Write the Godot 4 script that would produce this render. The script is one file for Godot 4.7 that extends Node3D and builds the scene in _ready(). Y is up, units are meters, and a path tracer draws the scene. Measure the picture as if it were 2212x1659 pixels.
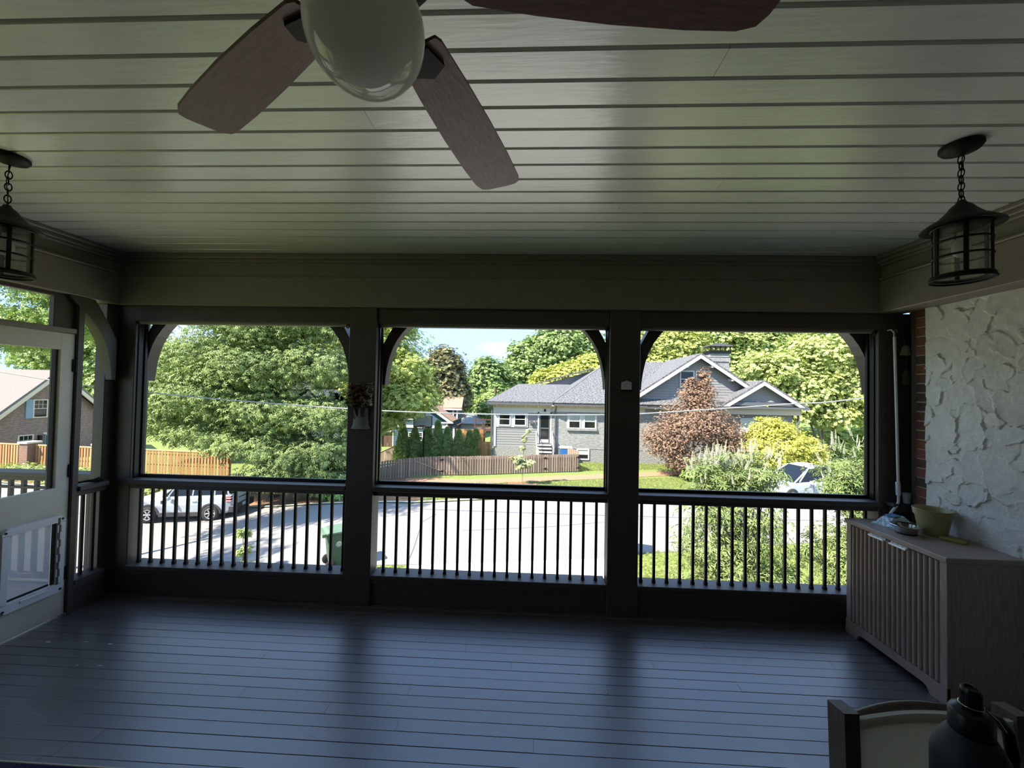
extends Node3D
# A screened porch looking out over a street in early summer. Units are metres, y is up, the porch floor is y = 0.

var rng := RandomNumberGenerator.new()
var M := {}
var used := {}

# ------------------------------------------------------------------ mesh builder
class MB:
	var v := PackedVector3Array()
	var n := PackedVector3Array()
	func tri(a: Vector3, b: Vector3, d: Vector3) -> void:
		var nn := (b - a).cross(d - a).normalized()
		v.append(a); v.append(d); v.append(b)
		n.append(nn); n.append(nn); n.append(nn)
	func quad(a: Vector3, b: Vector3, e: Vector3, d: Vector3) -> void:
		tri(a, b, e); tri(a, e, d)
	func stri(a: Vector3, b: Vector3, d: Vector3, na: Vector3, nb: Vector3, nd: Vector3) -> void:
		v.append(a); v.append(d); v.append(b)
		n.append(na); n.append(nd); n.append(nb)
	func out_tri(a: Vector3, b: Vector3, d: Vector3, mid: Vector3) -> void:
		if (b - a).cross(d - a).dot(a + b + d - mid * 3.0) < 0.0:
			tri(a, d, b)
		else:
			tri(a, b, d)
	func out_quad(a: Vector3, b: Vector3, e: Vector3, d: Vector3, mid: Vector3) -> void:
		out_tri(a, b, e, mid); out_tri(a, e, d, mid)
	# box with chamfered edges
	func box(at: Vector3, s: Vector3, bev := 0.0, turn := Basis()) -> MB:
		var hx := s * 0.5
		var b := minf(bev, minf(hx.x, minf(hx.y, hx.z)) * 0.9)
		var P := func(ax: int, sx: float, sy: float, sz: float) -> Vector3:
			var q := Vector3(sx * (hx.x - b), sy * (hx.y - b), sz * (hx.z - b))
			q[ax] = [sx, sy, sz][ax] * hx[ax]
			return at + turn * q
		for ax in 3:
			for sg in [-1.0, 1.0]:
				var c4: Array[Vector3] = []
				for t in [[-1.0, -1.0], [1.0, -1.0], [1.0, 1.0], [-1.0, 1.0]]:
					var q := [0.0, 0.0, 0.0]
					q[ax] = sg; q[(ax + 1) % 3] = t[0]; q[(ax + 2) % 3] = t[1]
					c4.append(P.call(ax, q[0], q[1], q[2]))
				out_quad(c4[0], c4[1], c4[2], c4[3], at)
		if b > 0.0:
			for ax in 3:
				var a2 := (ax + 1) % 3
				var a3 := (ax + 2) % 3
				for s2 in [-1.0, 1.0]:
					for s3 in [-1.0, 1.0]:
						var q := [0.0, 0.0, 0.0]
						q[a2] = s2; q[a3] = s3
						q[ax] = -1.0
						var p1: Vector3 = P.call(a2, q[0], q[1], q[2])
						var p2: Vector3 = P.call(a3, q[0], q[1], q[2])
						q[ax] = 1.0
						var p3: Vector3 = P.call(a3, q[0], q[1], q[2])
						var p4: Vector3 = P.call(a2, q[0], q[1], q[2])
						out_quad(p1, p2, p3, p4, at)
			for sx in [-1.0, 1.0]:
				for sy in [-1.0, 1.0]:
					for sz in [-1.0, 1.0]:
						out_tri(P.call(0, sx, sy, sz), P.call(1, sx, sy, sz), P.call(2, sx, sy, sz), at)
		return self
	# box from two corners
	func bx(a: Vector3, b: Vector3, bev := 0.0) -> MB:
		return box((a + b) * 0.5, (b - a).abs(), bev)
	func tube(pts: Array, rad: Array, sides := 8, caps := true) -> MB:
		var rings := []
		var nors := []
		var up := Vector3.UP
		for i in pts.size():
			var d: Vector3 = (pts[mini(i + 1, pts.size() - 1)] - pts[maxi(i - 1, 0)]).normalized()
			if i == 0 and absf(d.dot(up)) > 0.9:
				up = Vector3.RIGHT
			var sd := d.cross(up).normalized()
			if sd.length() < 0.5:
				sd = d.cross(Vector3(0.3, 0.2, 0.9)).normalized()
			up = sd.cross(d).normalized()
			var rg := []
			var nr := []
			for k in sides:
				var a := TAU * k / sides
				var o := sd * cos(a) + up * sin(a)
				rg.append(pts[i] + o * float(rad[mini(i, rad.size() - 1)]))
				nr.append(o)
			rings.append(rg); nors.append(nr)
		for i in pts.size() - 1:
			for k in sides:
				var k2 := (k + 1) % sides
				stri(rings[i][k], rings[i + 1][k2], rings[i][k2], nors[i][k], nors[i + 1][k2], nors[i][k2])
				stri(rings[i][k], rings[i + 1][k], rings[i + 1][k2], nors[i][k], nors[i + 1][k], nors[i + 1][k2])
		if caps:
			for e in [0, pts.size() - 1]:
				var away: Vector3 = pts[e] - pts[1 if e == 0 else pts.size() - 2]
				for k in sides:
					out_tri(pts[e], rings[e][k], rings[e][(k + 1) % sides], pts[e] - away)
		return self
	# profile of Vector2(radius, y) turned round the y axis of turn at a point
	func lathe(prof: Array, sides := 24, at := Vector3.ZERO, turn := Basis()) -> MB:
		var m := prof.size()
		var sn: Array[Vector2] = []
		for i in m - 1:
			var d: Vector2 = prof[i + 1] - prof[i]
			sn.append(Vector2(d.y, -d.x).normalized())
		for i in m - 1:
			var na := sn[i]
			var nb := sn[i]
			if i > 0 and sn[i - 1].dot(sn[i]) > 0.6:
				na = (sn[i - 1] + sn[i]).normalized()
			if i < m - 2 and sn[i + 1].dot(sn[i]) > 0.6:
				nb = (sn[i + 1] + sn[i]).normalized()
			for k in sides:
				var a := TAU * k / sides
				var b := TAU * (k + 1) / sides
				var F := func(p: Vector2, an: float) -> Vector3: return at + turn * Vector3(p.x * cos(an), p.y, p.x * sin(an))
				var N := func(p: Vector2, an: float) -> Vector3: return turn * Vector3(p.x * cos(an), p.y, p.x * sin(an))
				stri(F.call(prof[i], a), F.call(prof[i + 1], a), F.call(prof[i + 1], b), N.call(na, a), N.call(nb, a), N.call(nb, b))
				stri(F.call(prof[i], a), F.call(prof[i + 1], b), F.call(prof[i], b), N.call(na, a), N.call(nb, b), N.call(na, b))
		return self
	func quad_of(a: Vector3, b: Vector3, e: Vector3, d: Vector3) -> MB:
		quad(a, b, e, d)
		return self
	# polygon in the plane (o, ex, ey) pushed along dv
	func prism(poly: PackedVector2Array, o: Vector3, ex: Vector3, ey: Vector3, dv: Vector3) -> MB:
		var ix := Geometry2D.triangulate_polygon(poly)
		var nn := ex.cross(ey)
		var flip := nn.dot(dv) > 0.0
		var area := 0.0
		for i in poly.size():
			area += poly[i].cross(poly[(i + 1) % poly.size()])
		var F := func(p: Vector2) -> Vector3: return o + ex * p.x + ey * p.y
		for t in range(0, ix.size(), 3):
			var a: Vector3 = F.call(poly[ix[t]])
			var b: Vector3 = F.call(poly[ix[t + 1]])
			var e: Vector3 = F.call(poly[ix[t + 2]])
			var up := (b - a).cross(e - a).dot(dv) > 0.0
			if up:
				tri(a, e, b); tri(a + dv, b + dv, e + dv)
			else:
				tri(a, b, e); tri(a + dv, e + dv, b + dv)
		for i in poly.size():
			var p: Vector3 = F.call(poly[i])
			var q: Vector3 = F.call(poly[(i + 1) % poly.size()])
			if (area > 0.0) == flip:
				quad(p, q, q + dv, p + dv)
			else:
				quad(q, p, p + dv, q + dv)
		return self
	func torus(at: Vector3, ax: Vector3, rr: float, r: float, n1 := 20, n2 := 8, squash := Vector3.ONE) -> MB:
		var a1 := ax.cross(Vector3(0.31, 0.9, 0.2)).normalized()
		var a2 := ax.cross(a1).normalized()
		for i in n1:
			for j in n2:
				var q: Array[Vector3] = []
				var nq: Array[Vector3] = []
				for e in [[i, j], [i + 1, j], [i + 1, j + 1], [i, j + 1]]:
					var t := TAU * float(e[0]) / n1
					var s := TAU * float(e[1]) / n2
					var d := a1 * cos(t) + a2 * sin(t)
					var o := d * cos(s) + ax * sin(s)
					q.append(at + (d * rr + o * r) * squash); nq.append(o)
				stri(q[0], q[1], q[2], nq[0], nq[1], nq[2]); stri(q[0], q[2], q[3], nq[0], nq[2], nq[3])
		return self
	func mesh() -> ArrayMesh:
		var a := []
		a.resize(Mesh.ARRAY_MAX)
		a[Mesh.ARRAY_VERTEX] = v
		a[Mesh.ARRAY_NORMAL] = n
		var m := ArrayMesh.new()
		m.add_surface_from_arrays(Mesh.PRIMITIVE_TRIANGLES, a)
		return m

func V(x: float, y: float, z: float) -> Vector3:
	return Vector3(x, y, z)

# ------------------------------------------------------------------ scene helpers
func numbered(called: String) -> String:
	if used.has(called):
		used[called] += 1
		return "%s_%03d" % [called, used[called]]
	used[called] = 0
	return called

func put(mb, called: String, m: Material, parent: Node = null) -> MeshInstance3D:
	var o := MeshInstance3D.new()
	o.mesh = mb.mesh() if mb is MB else mb
	o.material_override = m
	if parent == null:
		o.name = numbered(called)
		add_child(o)
	else:
		o.name = called
		parent.add_child(o, true)
	return o

func tag(o: Node, label: String, category: String, group := "") -> Node:
	o.set_meta("label", label)
	o.set_meta("category", category)
	if group != "":
		o.set_meta("group", group)
	return o

func thing(called: String, label: String, category: String, at := Vector3.ZERO, turn := 0.0, group := "") -> Node3D:
	var o := Node3D.new()
	o.name = numbered(called)
	add_child(o)
	o.position = at
	o.rotation.y = turn
	tag(o, label, category, group)
	return o

func setting(called: String, at := Vector3.ZERO) -> Node3D:
	var o := Node3D.new()
	o.name = numbered(called)
	add_child(o)
	o.position = at
	o.set_meta("kind", "structure")
	return o

func wall(mb, called: String, m: Material) -> MeshInstance3D:
	var o := put(mb, called, m)
	o.set_meta("kind", "structure")
	return o

func copy_of(o: Node3D, at: Vector3, turn: float, label := "") -> Node3D:
	var r: Node3D = o.duplicate()
	r.name = numbered(String(o.name).rstrip("0123456789").trim_suffix("_"))
	add_child(r)
	r.position = at
	r.rotation.y = turn
	if label != "":
		r.set_meta("label", label)
	return r

func col(c: Color, rough := 0.6, metal := 0.0) -> StandardMaterial3D:
	var m := StandardMaterial3D.new()
	m.albedo_color = c
	m.roughness = rough
	m.metallic = metal
	return m

func ntex(freq: float, stops: Array, sd: int, oct := 4, size := 512, kind := FastNoiseLite.TYPE_SIMPLEX_SMOOTH, bump := 0.0) -> NoiseTexture2D:
	var f := FastNoiseLite.new()
	f.noise_type = kind
	f.seed = sd
	f.frequency = freq
	f.fractal_octaves = oct
	f.fractal_gain = 0.55
	var t := NoiseTexture2D.new()
	t.noise = f
	t.width = size
	t.height = size
	t.seamless = true
	if bump > 0.0:
		t.as_normal_map = true
		t.bump_strength = bump
	elif stops.size() > 0:
		var g := Gradient.new()
		g.offsets = PackedFloat32Array()
		g.colors = PackedColorArray()
		for i in stops.size():
			g.add_point(stops[i][0], stops[i][1])
		t.color_ramp = g
	return t

# material with a noise colour on world planes
func tex(stops: Array, rough: float, scale: Vector3, freq := 0.02, sd := 1, oct := 4, bump := 0.0, world := true) -> StandardMaterial3D:
	var m := StandardMaterial3D.new()
	m.roughness = rough
	m.albedo_texture = ntex(freq, stops, sd, oct)
	m.uv1_triplanar = true
	m.uv1_world_triplanar = world
	m.uv1_scale = scale
	if bump > 0.0:
		m.normal_enabled = true
		m.normal_texture = ntex(freq, [], sd, oct, 512, FastNoiseLite.TYPE_SIMPLEX_SMOOTH, 8.0)
		m.normal_scale = bump
	return m

func two(a: Color, b: Color) -> Array:
	return [[0.0, a], [1.0, b]]

func from_image(im: Image, rough: float, scale: Vector3, world := true) -> StandardMaterial3D:
	var m := StandardMaterial3D.new()
	m.roughness = rough
	m.albedo_texture = ImageTexture.create_from_image(im)
	m.uv1_triplanar = true
	m.uv1_world_triplanar = world
	m.uv1_scale = scale
	return m

func copies(called: String, parent: Node, mesh: Mesh, m: Material, xf: Array, cols: Array) -> MultiMeshInstance3D:
	var mm := MultiMesh.new()
	mm.transform_format = MultiMesh.TRANSFORM_3D
	mm.use_colors = true
	mm.mesh = mesh
	mm.instance_count = xf.size()
	var b := PackedFloat32Array()
	b.resize(xf.size() * 16)
	for i in xf.size():
		var t: Transform3D = xf[i]
		var k := i * 16
		var q := t.basis
		b[k] = q.x.x; b[k + 1] = q.y.x; b[k + 2] = q.z.x; b[k + 3] = t.origin.x
		b[k + 4] = q.x.y; b[k + 5] = q.y.y; b[k + 6] = q.z.y; b[k + 7] = t.origin.y
		b[k + 8] = q.x.z; b[k + 9] = q.y.z; b[k + 10] = q.z.z; b[k + 11] = t.origin.z
		var c: Color = cols[i]
		b[k + 12] = c.r; b[k + 13] = c.g; b[k + 14] = c.b; b[k + 15] = 1.0
	mm.buffer = b
	var o := MultiMeshInstance3D.new()
	o.multimesh = mm
	o.material_override = m
	o.name = called
	o.set_meta("kind", "stuff")
	parent.add_child(o, true)
	return o

func leaf_mat(rough := 0.5, glow := 0.5) -> StandardMaterial3D:
	var m := col(Color.WHITE, rough)
	m.vertex_color_use_as_albedo = true
	m.cull_mode = BaseMaterial3D.CULL_DISABLED
	m.backlight_enabled = true
	m.backlight = Color(glow, glow * 1.05, glow * 0.55)
	return m

func smooth(a: float, b: float, x: float) -> float:
	var t := clampf((x - a) / (b - a), 0.0, 1.0)
	return t * t * (3.0 - 2.0 * t)

# the land falls away towards -x
func land(x: float, _z: float) -> float:
	return -3.3 - 1.35 * smooth(0.0, 1.0, (-4.5 - x) / 12.0)

func rr(a: float, b: float) -> float:
	return rng.randf_range(a, b)

func _ready() -> void:
	rng.seed = 20240521
	camera_and_light()
	materials()
	porch_shell()
	porch_front()
	porch_side_door()
	porch_wall_by_cabinet()
	ceiling_fan()
	lanterns()
	furniture()
	small_things()
	outdoor_ground()
	houses()
	fences()
	vehicles_and_bins()
	plants()

# ------------------------------------------------------------------ camera, sky, sun
func camera_and_light() -> void:
	var cam := Camera3D.new()
	cam.name = "camera"
	add_child(cam)
	cam.position = V(0, 1.68, 0)
	cam.rotation_order = EULER_ORDER_YXZ
	cam.rotation_degrees = V(1.17, 2.4, 1.13)
	cam.fov = 2.0 * rad_to_deg(atan(829.5 / 840.0))
	cam.near = 0.05
	cam.far = 400.0
	cam.current = true

	var e := Environment.new()
	e.background_mode = Environment.BG_SKY
	e.tonemap_mode = Environment.TONE_MAPPER_LINEAR
	e.tonemap_exposure = 7.8
	e.sdfgi_enabled = true
	e.ssao_enabled = true
	e.ssil_enabled = true
	var sm := PanoramaSkyMaterial.new()
	sm.panorama = sky_picture()
	sm.energy_multiplier = 0.32
	var sky := Sky.new()
	sky.sky_material = sm
	e.sky = sky
	var we := WorldEnvironment.new()
	we.name = "environment"
	we.environment = e
	add_child(we)

	var sun := DirectionalLight3D.new()
	sun.name = "sun"
	add_child(sun)
	sun.look_at_from_position(V(-0.54, 0.74, 0.38), Vector3.ZERO)
	sun.light_energy = 0.69
	sun.light_color = Color(1.0, 0.955, 0.88)
	sun.light_angular_distance = 0.6
	sun.shadow_enabled = true

# blue air with thin drifting cloud, the same all round
func sky_picture() -> ImageTexture:
	var w := 1024
	var h := 512
	var im := Image.create(w, h, false, Image.FORMAT_RGB8)
	var f := FastNoiseLite.new()
	f.seed = 5
	f.frequency = 1.7
	f.fractal_octaves = 5
	for j in h:
		var el := PI * (0.5 - (j + 0.5) / h)
		var up := sin(el)
		for i in w:
			var az := TAU * i / w
			var d := V(cos(el) * sin(az), up, -cos(el) * cos(az))
			var t := pow(clampf(up, 0.0, 1.0), 0.5)
			var c := Color(0.655, 0.785, 0.95).lerp(Color(0.56, 0.705, 0.925), t)
			if up > 0.0:
				var k := f.get_noise_3d(d.x * 1.2 / (up + 0.35), 4.0 * up, d.z * 1.2 / (up + 0.35))
				c = c.lerp(Color(0.88, 0.92, 0.98), 0.6 * smoothstep(0.0, 0.45, k))
			else:
				c = Color(0.62, 0.64, 0.58)
			im.set_pixel(i, j, c)
	return ImageTexture.create_from_image(im)

# ------------------------------------------------------------------ materials
func scratched_floor() -> Image:
	var s := 1024
	var im := Image.create(s, s, false, Image.FORMAT_RGB8)
	var f := FastNoiseLite.new()
	f.seed = 3
	f.frequency = 0.012
	f.fractal_octaves = 4
	for j in s:
		for i in s:
			var k := 0.5 + 0.5 * f.get_noise_2d(i * 0.35, j * 5.0)
			var g := 0.5 + 0.5 * f.get_noise_2d(i * 0.9 + 900, j * 0.9)
			var a := 0.285 + 0.05 * k + 0.025 * g
			im.set_pixel(i, j, Color(a * 1.02, a * 0.955, a * 0.97))
	var rg := RandomNumberGenerator.new()
	rg.seed = 8
	for q in 420:
		var x := rg.randf() * s
		var y := rg.randf() * s
		var an := rg.randf_range(-0.9, 0.9) + (1.2 if rg.randf() < 0.3 else 0.0)
		var ln := rg.randf_range(10, 60)
		var bend := rg.randf_range(-0.012, 0.012)
		var tone := rg.randf_range(0.20, 0.46)
		for t in int(ln):
			x += cos(an)
			y += sin(an)
			an += bend
			im.set_pixel(posmod(int(x), s), posmod(int(y), s), Color(tone, tone * 0.95, tone * 0.95))
	return im

func brick_picture(base: Array, mortar: Color, bw: int, bh: int, sd: int) -> Image:
	var w := bw * 8
	var h := bh * 16
	var im := Image.create(w, h, false, Image.FORMAT_RGB8)
	im.fill(mortar)
	var rg := RandomNumberGenerator.new()
	rg.seed = sd
	for r in 16:
		for k in range(-1, 9):
			var x := k * bw + (bw / 2 if r % 2 == 1 else 0)
			var c: Color = base[rg.randi() % base.size()]
			c = c.lightened(rg.randf() * 0.08)
			var x0 := maxi(x + 1, 0)
			var x1 := mini(x + bw - 1, w)
			if x1 > x0:
				im.fill_rect(Rect2i(x0, r * bh + 1, x1 - x0, bh - 2), c)
	return im

func materials() -> void:
	M.ceiling = [
		tex(two(Color(0.85, 0.845, 0.83), Color(0.91, 0.905, 0.89)), 0.30, V(0.35, 4, 4), 0.02, 1, 5, 0.12),
		tex(two(Color(0.865, 0.86, 0.845), Color(0.92, 0.915, 0.90)), 0.30, V(0.35, 4, 4.4), 0.02, 2, 5, 0.12)]
	for m in M.ceiling:
		m.metallic_specular = 0.9
		m.clearcoat_enabled = true
		m.clearcoat = 0.8
		m.clearcoat_roughness = 0.28
	M.trim = tex(two(Color(0.50, 0.465, 0.42), Color(0.53, 0.495, 0.45)), 0.5, V(0.5, 1.5, 0.5), 0.02, 7)
	M.post = tex(two(Color(0.285, 0.25, 0.23), Color(0.315, 0.275, 0.255)), 0.5, V(2, 0.5, 2), 0.02, 8)
	M.screen_frame = col(Color(0.10, 0.10, 0.11), 0.4, 0.3)
	M.metal_track = col(Color(0.62, 0.62, 0.62), 0.35, 0.8)
	M.iron = col(Color(0.075, 0.07, 0.07), 0.5, 0.4)
	var fl := from_image(scratched_floor(), 0.36, V(0.85, 0.85, 0.85))
	fl.normal_enabled = true
	var rel: Image = scratched_floor()
	rel.bump_map_to_normal_map(9.0)
	fl.normal_texture = ImageTexture.create_from_image(rel)
	fl.normal_scale = 0.35
	fl.metallic_specular = 1.0
	fl.clearcoat_enabled = true
	fl.clearcoat = 1.0
	fl.clearcoat_roughness = 0.34
	M.floor = fl
	var fl2: StandardMaterial3D = fl.duplicate()
	fl2.albedo_color = Color(0.9, 0.9, 0.9)
	fl2.uv1_offset = V(0.37, 0.2, 0.53)
	M.floor2 = fl2
	M.dark_gap = col(Color(0.10, 0.09, 0.09), 0.9)
	M.door = tex(two(Color(0.79, 0.76, 0.70), Color(0.815, 0.785, 0.725)), 0.5, V(1, 1, 1), 0.02, 9)
	M.white_plastic = col(Color(0.88, 0.88, 0.9), 0.35)
	M.clear_plastic = col(Color(0.86, 0.88, 0.92, 0.7), 0.25)
	M.clear_plastic.transparency = BaseMaterial3D.TRANSPARENCY_ALPHA
	M.black_rubber = col(Color(0.05, 0.05, 0.055), 0.7)
	M.stucco = tex(two(Color(0.83, 0.82, 0.79), Color(0.90, 0.89, 0.86)), 0.8, V(1.2, 1.2, 1.2), 0.02, 12, 5, 0.3)
	M.brick = []
	for c in [Color(0.46, 0.26, 0.21), Color(0.38, 0.22, 0.19), Color(0.30, 0.20, 0.18), Color(0.50, 0.30, 0.24), Color(0.27, 0.21, 0.20)]:
		M.brick.append(tex(two(c.darkened(0.2), c.lightened(0.1)), 0.85, V(3, 3, 3), 0.03, 14, 4, 0.4))
	M.mortar = tex(two(Color(0.62, 0.56, 0.48), Color(0.72, 0.66, 0.58)), 0.95, V(3, 3, 3), 0.05, 15, 4, 0.4)
	M.house_wall = from_image(brick_picture([Color(0.45, 0.27, 0.22), Color(0.38, 0.24, 0.2)], Color(0.6, 0.55, 0.48), 20, 7, 4), 0.9, V(0.6, 1.0, 0.6))
	M.fan_wood = tex(two(Color(0.42, 0.30, 0.285), Color(0.52, 0.395, 0.375)), 0.42, V(1.0, 1.0, 9), 0.02, 16, 4, 0.1, false)
	M.fan_metal = col(Color(0.09, 0.07, 0.065), 0.35, 0.7)
	M.globe = col(Color(0.95, 0.95, 0.93), 0.06)
	M.globe.backlight_enabled = true
	M.globe.backlight = Color(1.0, 1.0, 0.98)
	M.globe.clearcoat_enabled = true
	M.globe.clearcoat = 1.0
	M.globe.clearcoat_roughness = 0.03
	M.lantern = tex(two(Color(0.06, 0.055, 0.05), Color(0.13, 0.115, 0.10)), 0.6, V(6, 6, 6), 0.05, 17, 3, 0.2, false)
	M.lantern.metallic = 0.4
	M.glass = col(Color(0.9, 0.92, 0.92, 0.13), 0.03)
	M.glass.transparency = BaseMaterial3D.TRANSPARENCY_ALPHA
	M.bulb = col(Color(0.85, 0.85, 0.83, 0.45), 0.1)
	M.bulb.transparency = BaseMaterial3D.TRANSPARENCY_ALPHA
	M.screen = col(Color(0.25, 0.26, 0.26, 0.06), 0.9)
	M.screen.transparency = BaseMaterial3D.TRANSPARENCY_ALPHA
	M.cab = tex(two(Color(0.55, 0.475, 0.42), Color(0.69, 0.61, 0.55)), 0.5, V(2.2, 9, 0.7), 0.02, 18, 5, 0.06)
	M.cab_up = tex(two(Color(0.57, 0.495, 0.44), Color(0.70, 0.62, 0.56)), 0.5, V(6, 0.6, 6), 0.02, 19, 5, 0.06)
	M.cab_top = tex(two(Color(0.54, 0.47, 0.425), Color(0.67, 0.595, 0.545)), 0.34, V(9, 2.2, 0.6), 0.02, 20, 5, 0.04)
	M.steel = col(Color(0.72, 0.71, 0.70), 0.16, 1.0)
	M.painted_glint = col(Color(0.93, 0.92, 0.89), 0.35, 0.25)  # near-white colour paints in the sky reflection seen on the cabinet handles
	M.chair_wood = tex(two(Color(0.32, 0.27, 0.24), Color(0.43, 0.37, 0.335)), 0.5, V(6, 0.8, 6), 0.02, 21, 5, 0.08)
	M.sling = tex(two(Color(0.88, 0.87, 0.84), Color(0.92, 0.91, 0.88)), 0.55, V(5, 5, 5), 0.05, 22)
	M.sling.backlight_enabled = true
	M.sling.backlight = Color(1.0, 0.98, 0.94)
	M.bottle = tex(two(Color(0.07, 0.115, 0.16), Color(0.10, 0.15, 0.20)), 0.55, V(8, 8, 8), 0.06, 23)
	M.bottle_lid = col(Color(0.06, 0.075, 0.09), 0.35)
	M.blue_tile = tex(two(Color(0.05, 0.06, 0.30), Color(0.09, 0.10, 0.42)), 0.2, V(4, 4, 4), 0.03, 24)
	M.grout = col(Color(0.86, 0.84, 0.80), 0.85)
	# outdoors
	M.asphalt = tex([[0.0, Color(0.385, 0.38, 0.375)], [0.5, Color(0.49, 0.485, 0.48)], [1.0, Color(0.60, 0.59, 0.58)]], 0.92, V(0.5, 0.5, 0.5), 0.09, 30, 5)
	M.concrete = tex(two(Color(0.73, 0.72, 0.69), Color(0.83, 0.82, 0.79)), 0.9, V(0.4, 0.4, 0.4), 0.04, 31, 5)
	M.grass = tex([[0.0, Color(0.34, 0.40, 0.18)], [0.5, Color(0.43, 0.49, 0.24)], [1.0, Color(0.54, 0.58, 0.32)]], 0.95, V(0.35, 0.35, 0.35), 0.05, 32, 5)
	M.straw = tex([[0.0, Color(0.33, 0.23, 0.16)], [0.5, Color(0.50, 0.38, 0.27)], [1.0, Color(0.64, 0.50, 0.36)]], 0.98, V(0.4, 0.4, 0.4), 0.07, 33, 5)
	M.path = tex([[0.0, Color(0.55, 0.40, 0.30)], [1.0, Color(0.70, 0.54, 0.42)]], 0.98, V(0.5, 0.5, 0.5), 0.09, 34, 5)
	M.crack = col(Color(0.33, 0.33, 0.33), 0.95)
	M.gray_siding = tex(two(Color(0.475, 0.48, 0.485), Color(0.525, 0.53, 0.535)), 0.7, V(0.5, 0.5, 0.5), 0.02, 35)
	M.gray_brick = from_image(brick_picture([Color(0.46, 0.47, 0.47), Color(0.52, 0.53, 0.53), Color(0.42, 0.435, 0.43)], Color(0.57, 0.575, 0.57), 20, 7, 6), 0.85, V(0.6, 0.85, 0.6))
	M.gray_stone = tex(two(Color(0.46, 0.465, 0.46), Color(0.57, 0.575, 0.57)), 0.9, V(0.5, 0.5, 0.5), 0.03, 36, 4, 0.6)
	M.cream = col(Color(0.74, 0.68, 0.60), 0.7)
	M.white_trim = col(Color(0.74, 0.74, 0.73), 0.6)
	M.gutter = col(Color(0.36, 0.37, 0.39), 0.5, 0.2)
	M.roof = tex([[0.0, Color(0.17, 0.175, 0.19)], [0.44, Color(0.26, 0.265, 0.28)], [0.54, Color(0.42, 0.425, 0.44)], [1.0, Color(0.58, 0.585, 0.59)]], 0.9, V(0.18, 0.5, 0.42), 0.06, 37, 3)
	M.roof_brown = tex(two(Color(0.50, 0.39, 0.34), Color(0.66, 0.54, 0.48)), 0.9, V(0.25, 0.6, 0.5), 0.06, 38, 3)
	M.roof_pale = tex(two(Color(0.36, 0.34, 0.325), Color(0.54, 0.515, 0.495)), 0.9, V(0.3, 0.6, 0.5), 0.06, 39, 3)
	M.roof_metal = col(Color(0.62, 0.63, 0.63), 0.8)
	M.window_glass = col(Color(0.10, 0.12, 0.13), 0.06)
	M.window_blind = col(Color(0.72, 0.76, 0.72), 0.5)
	M.blue_siding = col(Color(0.23, 0.33, 0.41), 0.7)
	M.brown_wood = col(Color(0.33, 0.25, 0.21), 0.8)
	M.rust_brick = from_image(brick_picture([Color(0.48, 0.37, 0.33), Color(0.42, 0.32, 0.29), Color(0.53, 0.42, 0.37)], Color(0.63, 0.57, 0.53), 20, 7, 9), 0.9, V(0.6, 0.85, 0.6))
	M.shutter = col(Color(0.53, 0.62, 0.68), 0.7)
	M.tan_trim = col(Color(0.84, 0.78, 0.68), 0.7)
	M.cedar = []
	for c in [Color(0.70, 0.53, 0.35), Color(0.64, 0.47, 0.30), Color(0.74, 0.58, 0.39)]:
		M.cedar.append(tex(two(c.darkened(0.12), c), 0.85, V(2, 0.5, 2), 0.03, 40))
	M.picket = []
	for c in [Color(0.60, 0.53, 0.48), Color(0.54, 0.48, 0.43), Color(0.65, 0.58, 0.52)]:
		M.picket.append(tex(two(c.darkened(0.15), c), 0.9, V(3, 0.6, 3), 0.03, 41))
	M.bark = tex(two(Color(0.26, 0.22, 0.18), Color(0.42, 0.36, 0.30)), 0.95, V(2, 0.6, 2), 0.04, 42, 4, 0.5)
	M.pale_bark = tex(two(Color(0.45, 0.41, 0.36), Color(0.62, 0.57, 0.50)), 0.95, V(2, 0.6, 2), 0.04, 43)
	M.leaf = leaf_mat()
	M.white_paint = col(Color(0.62, 0.65, 0.67), 0.25)
	M.white_paint.clearcoat_enabled = true
	M.white_paint.clearcoat = 0.8
	M.tyre = col(Color(0.14, 0.135, 0.13), 0.85)
	M.dark_plastic = col(Color(0.20, 0.20, 0.21), 0.6)
	M.alloy = col(Color(0.72, 0.72, 0.73), 0.3, 0.7)
	M.car_glass = col(Color(0.06, 0.07, 0.07), 0.05)
	M.tail_red = col(Color(0.50, 0.04, 0.05), 0.15)
	M.bin_green = tex(two(Color(0.20, 0.285, 0.225), Color(0.27, 0.35, 0.285)), 0.6, V(2, 2, 2), 0.03, 44, 4)
	M.bin_lid = tex(two(Color(0.30, 0.40, 0.335), Color(0.40, 0.48, 0.415)), 0.6, V(2, 2, 2), 0.03, 45, 4)
	M.bin_blue = col(Color(0.16, 0.36, 0.60), 0.5)
	M.wire = col(Color(0.55, 0.56, 0.57), 0.5)

# ------------------------------------------------------------------ porch shell
const CY := 2.74
const XL := -3.36
const XR := 2.80
const ZF := -3.16
const ZB := 1.70

# a board one metre long whose long edges are eased
func board_mesh(t: float, w: float, e: float) -> ArrayMesh:
	var a := t / 2
	var b := w / 2
	return MB.new().prism(PackedVector2Array([Vector2(-b + e, -a), Vector2(b - e, -a), Vector2(b, -a + e), Vector2(b, a - e), Vector2(b - e, a), Vector2(-b + e, a), Vector2(-b, a - e), Vector2(-b, -a + e)]), V(-0.5, 0, 0), V(0, 0, 1), V(0, 1, 0), V(1, 0, 0)).mesh()

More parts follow.
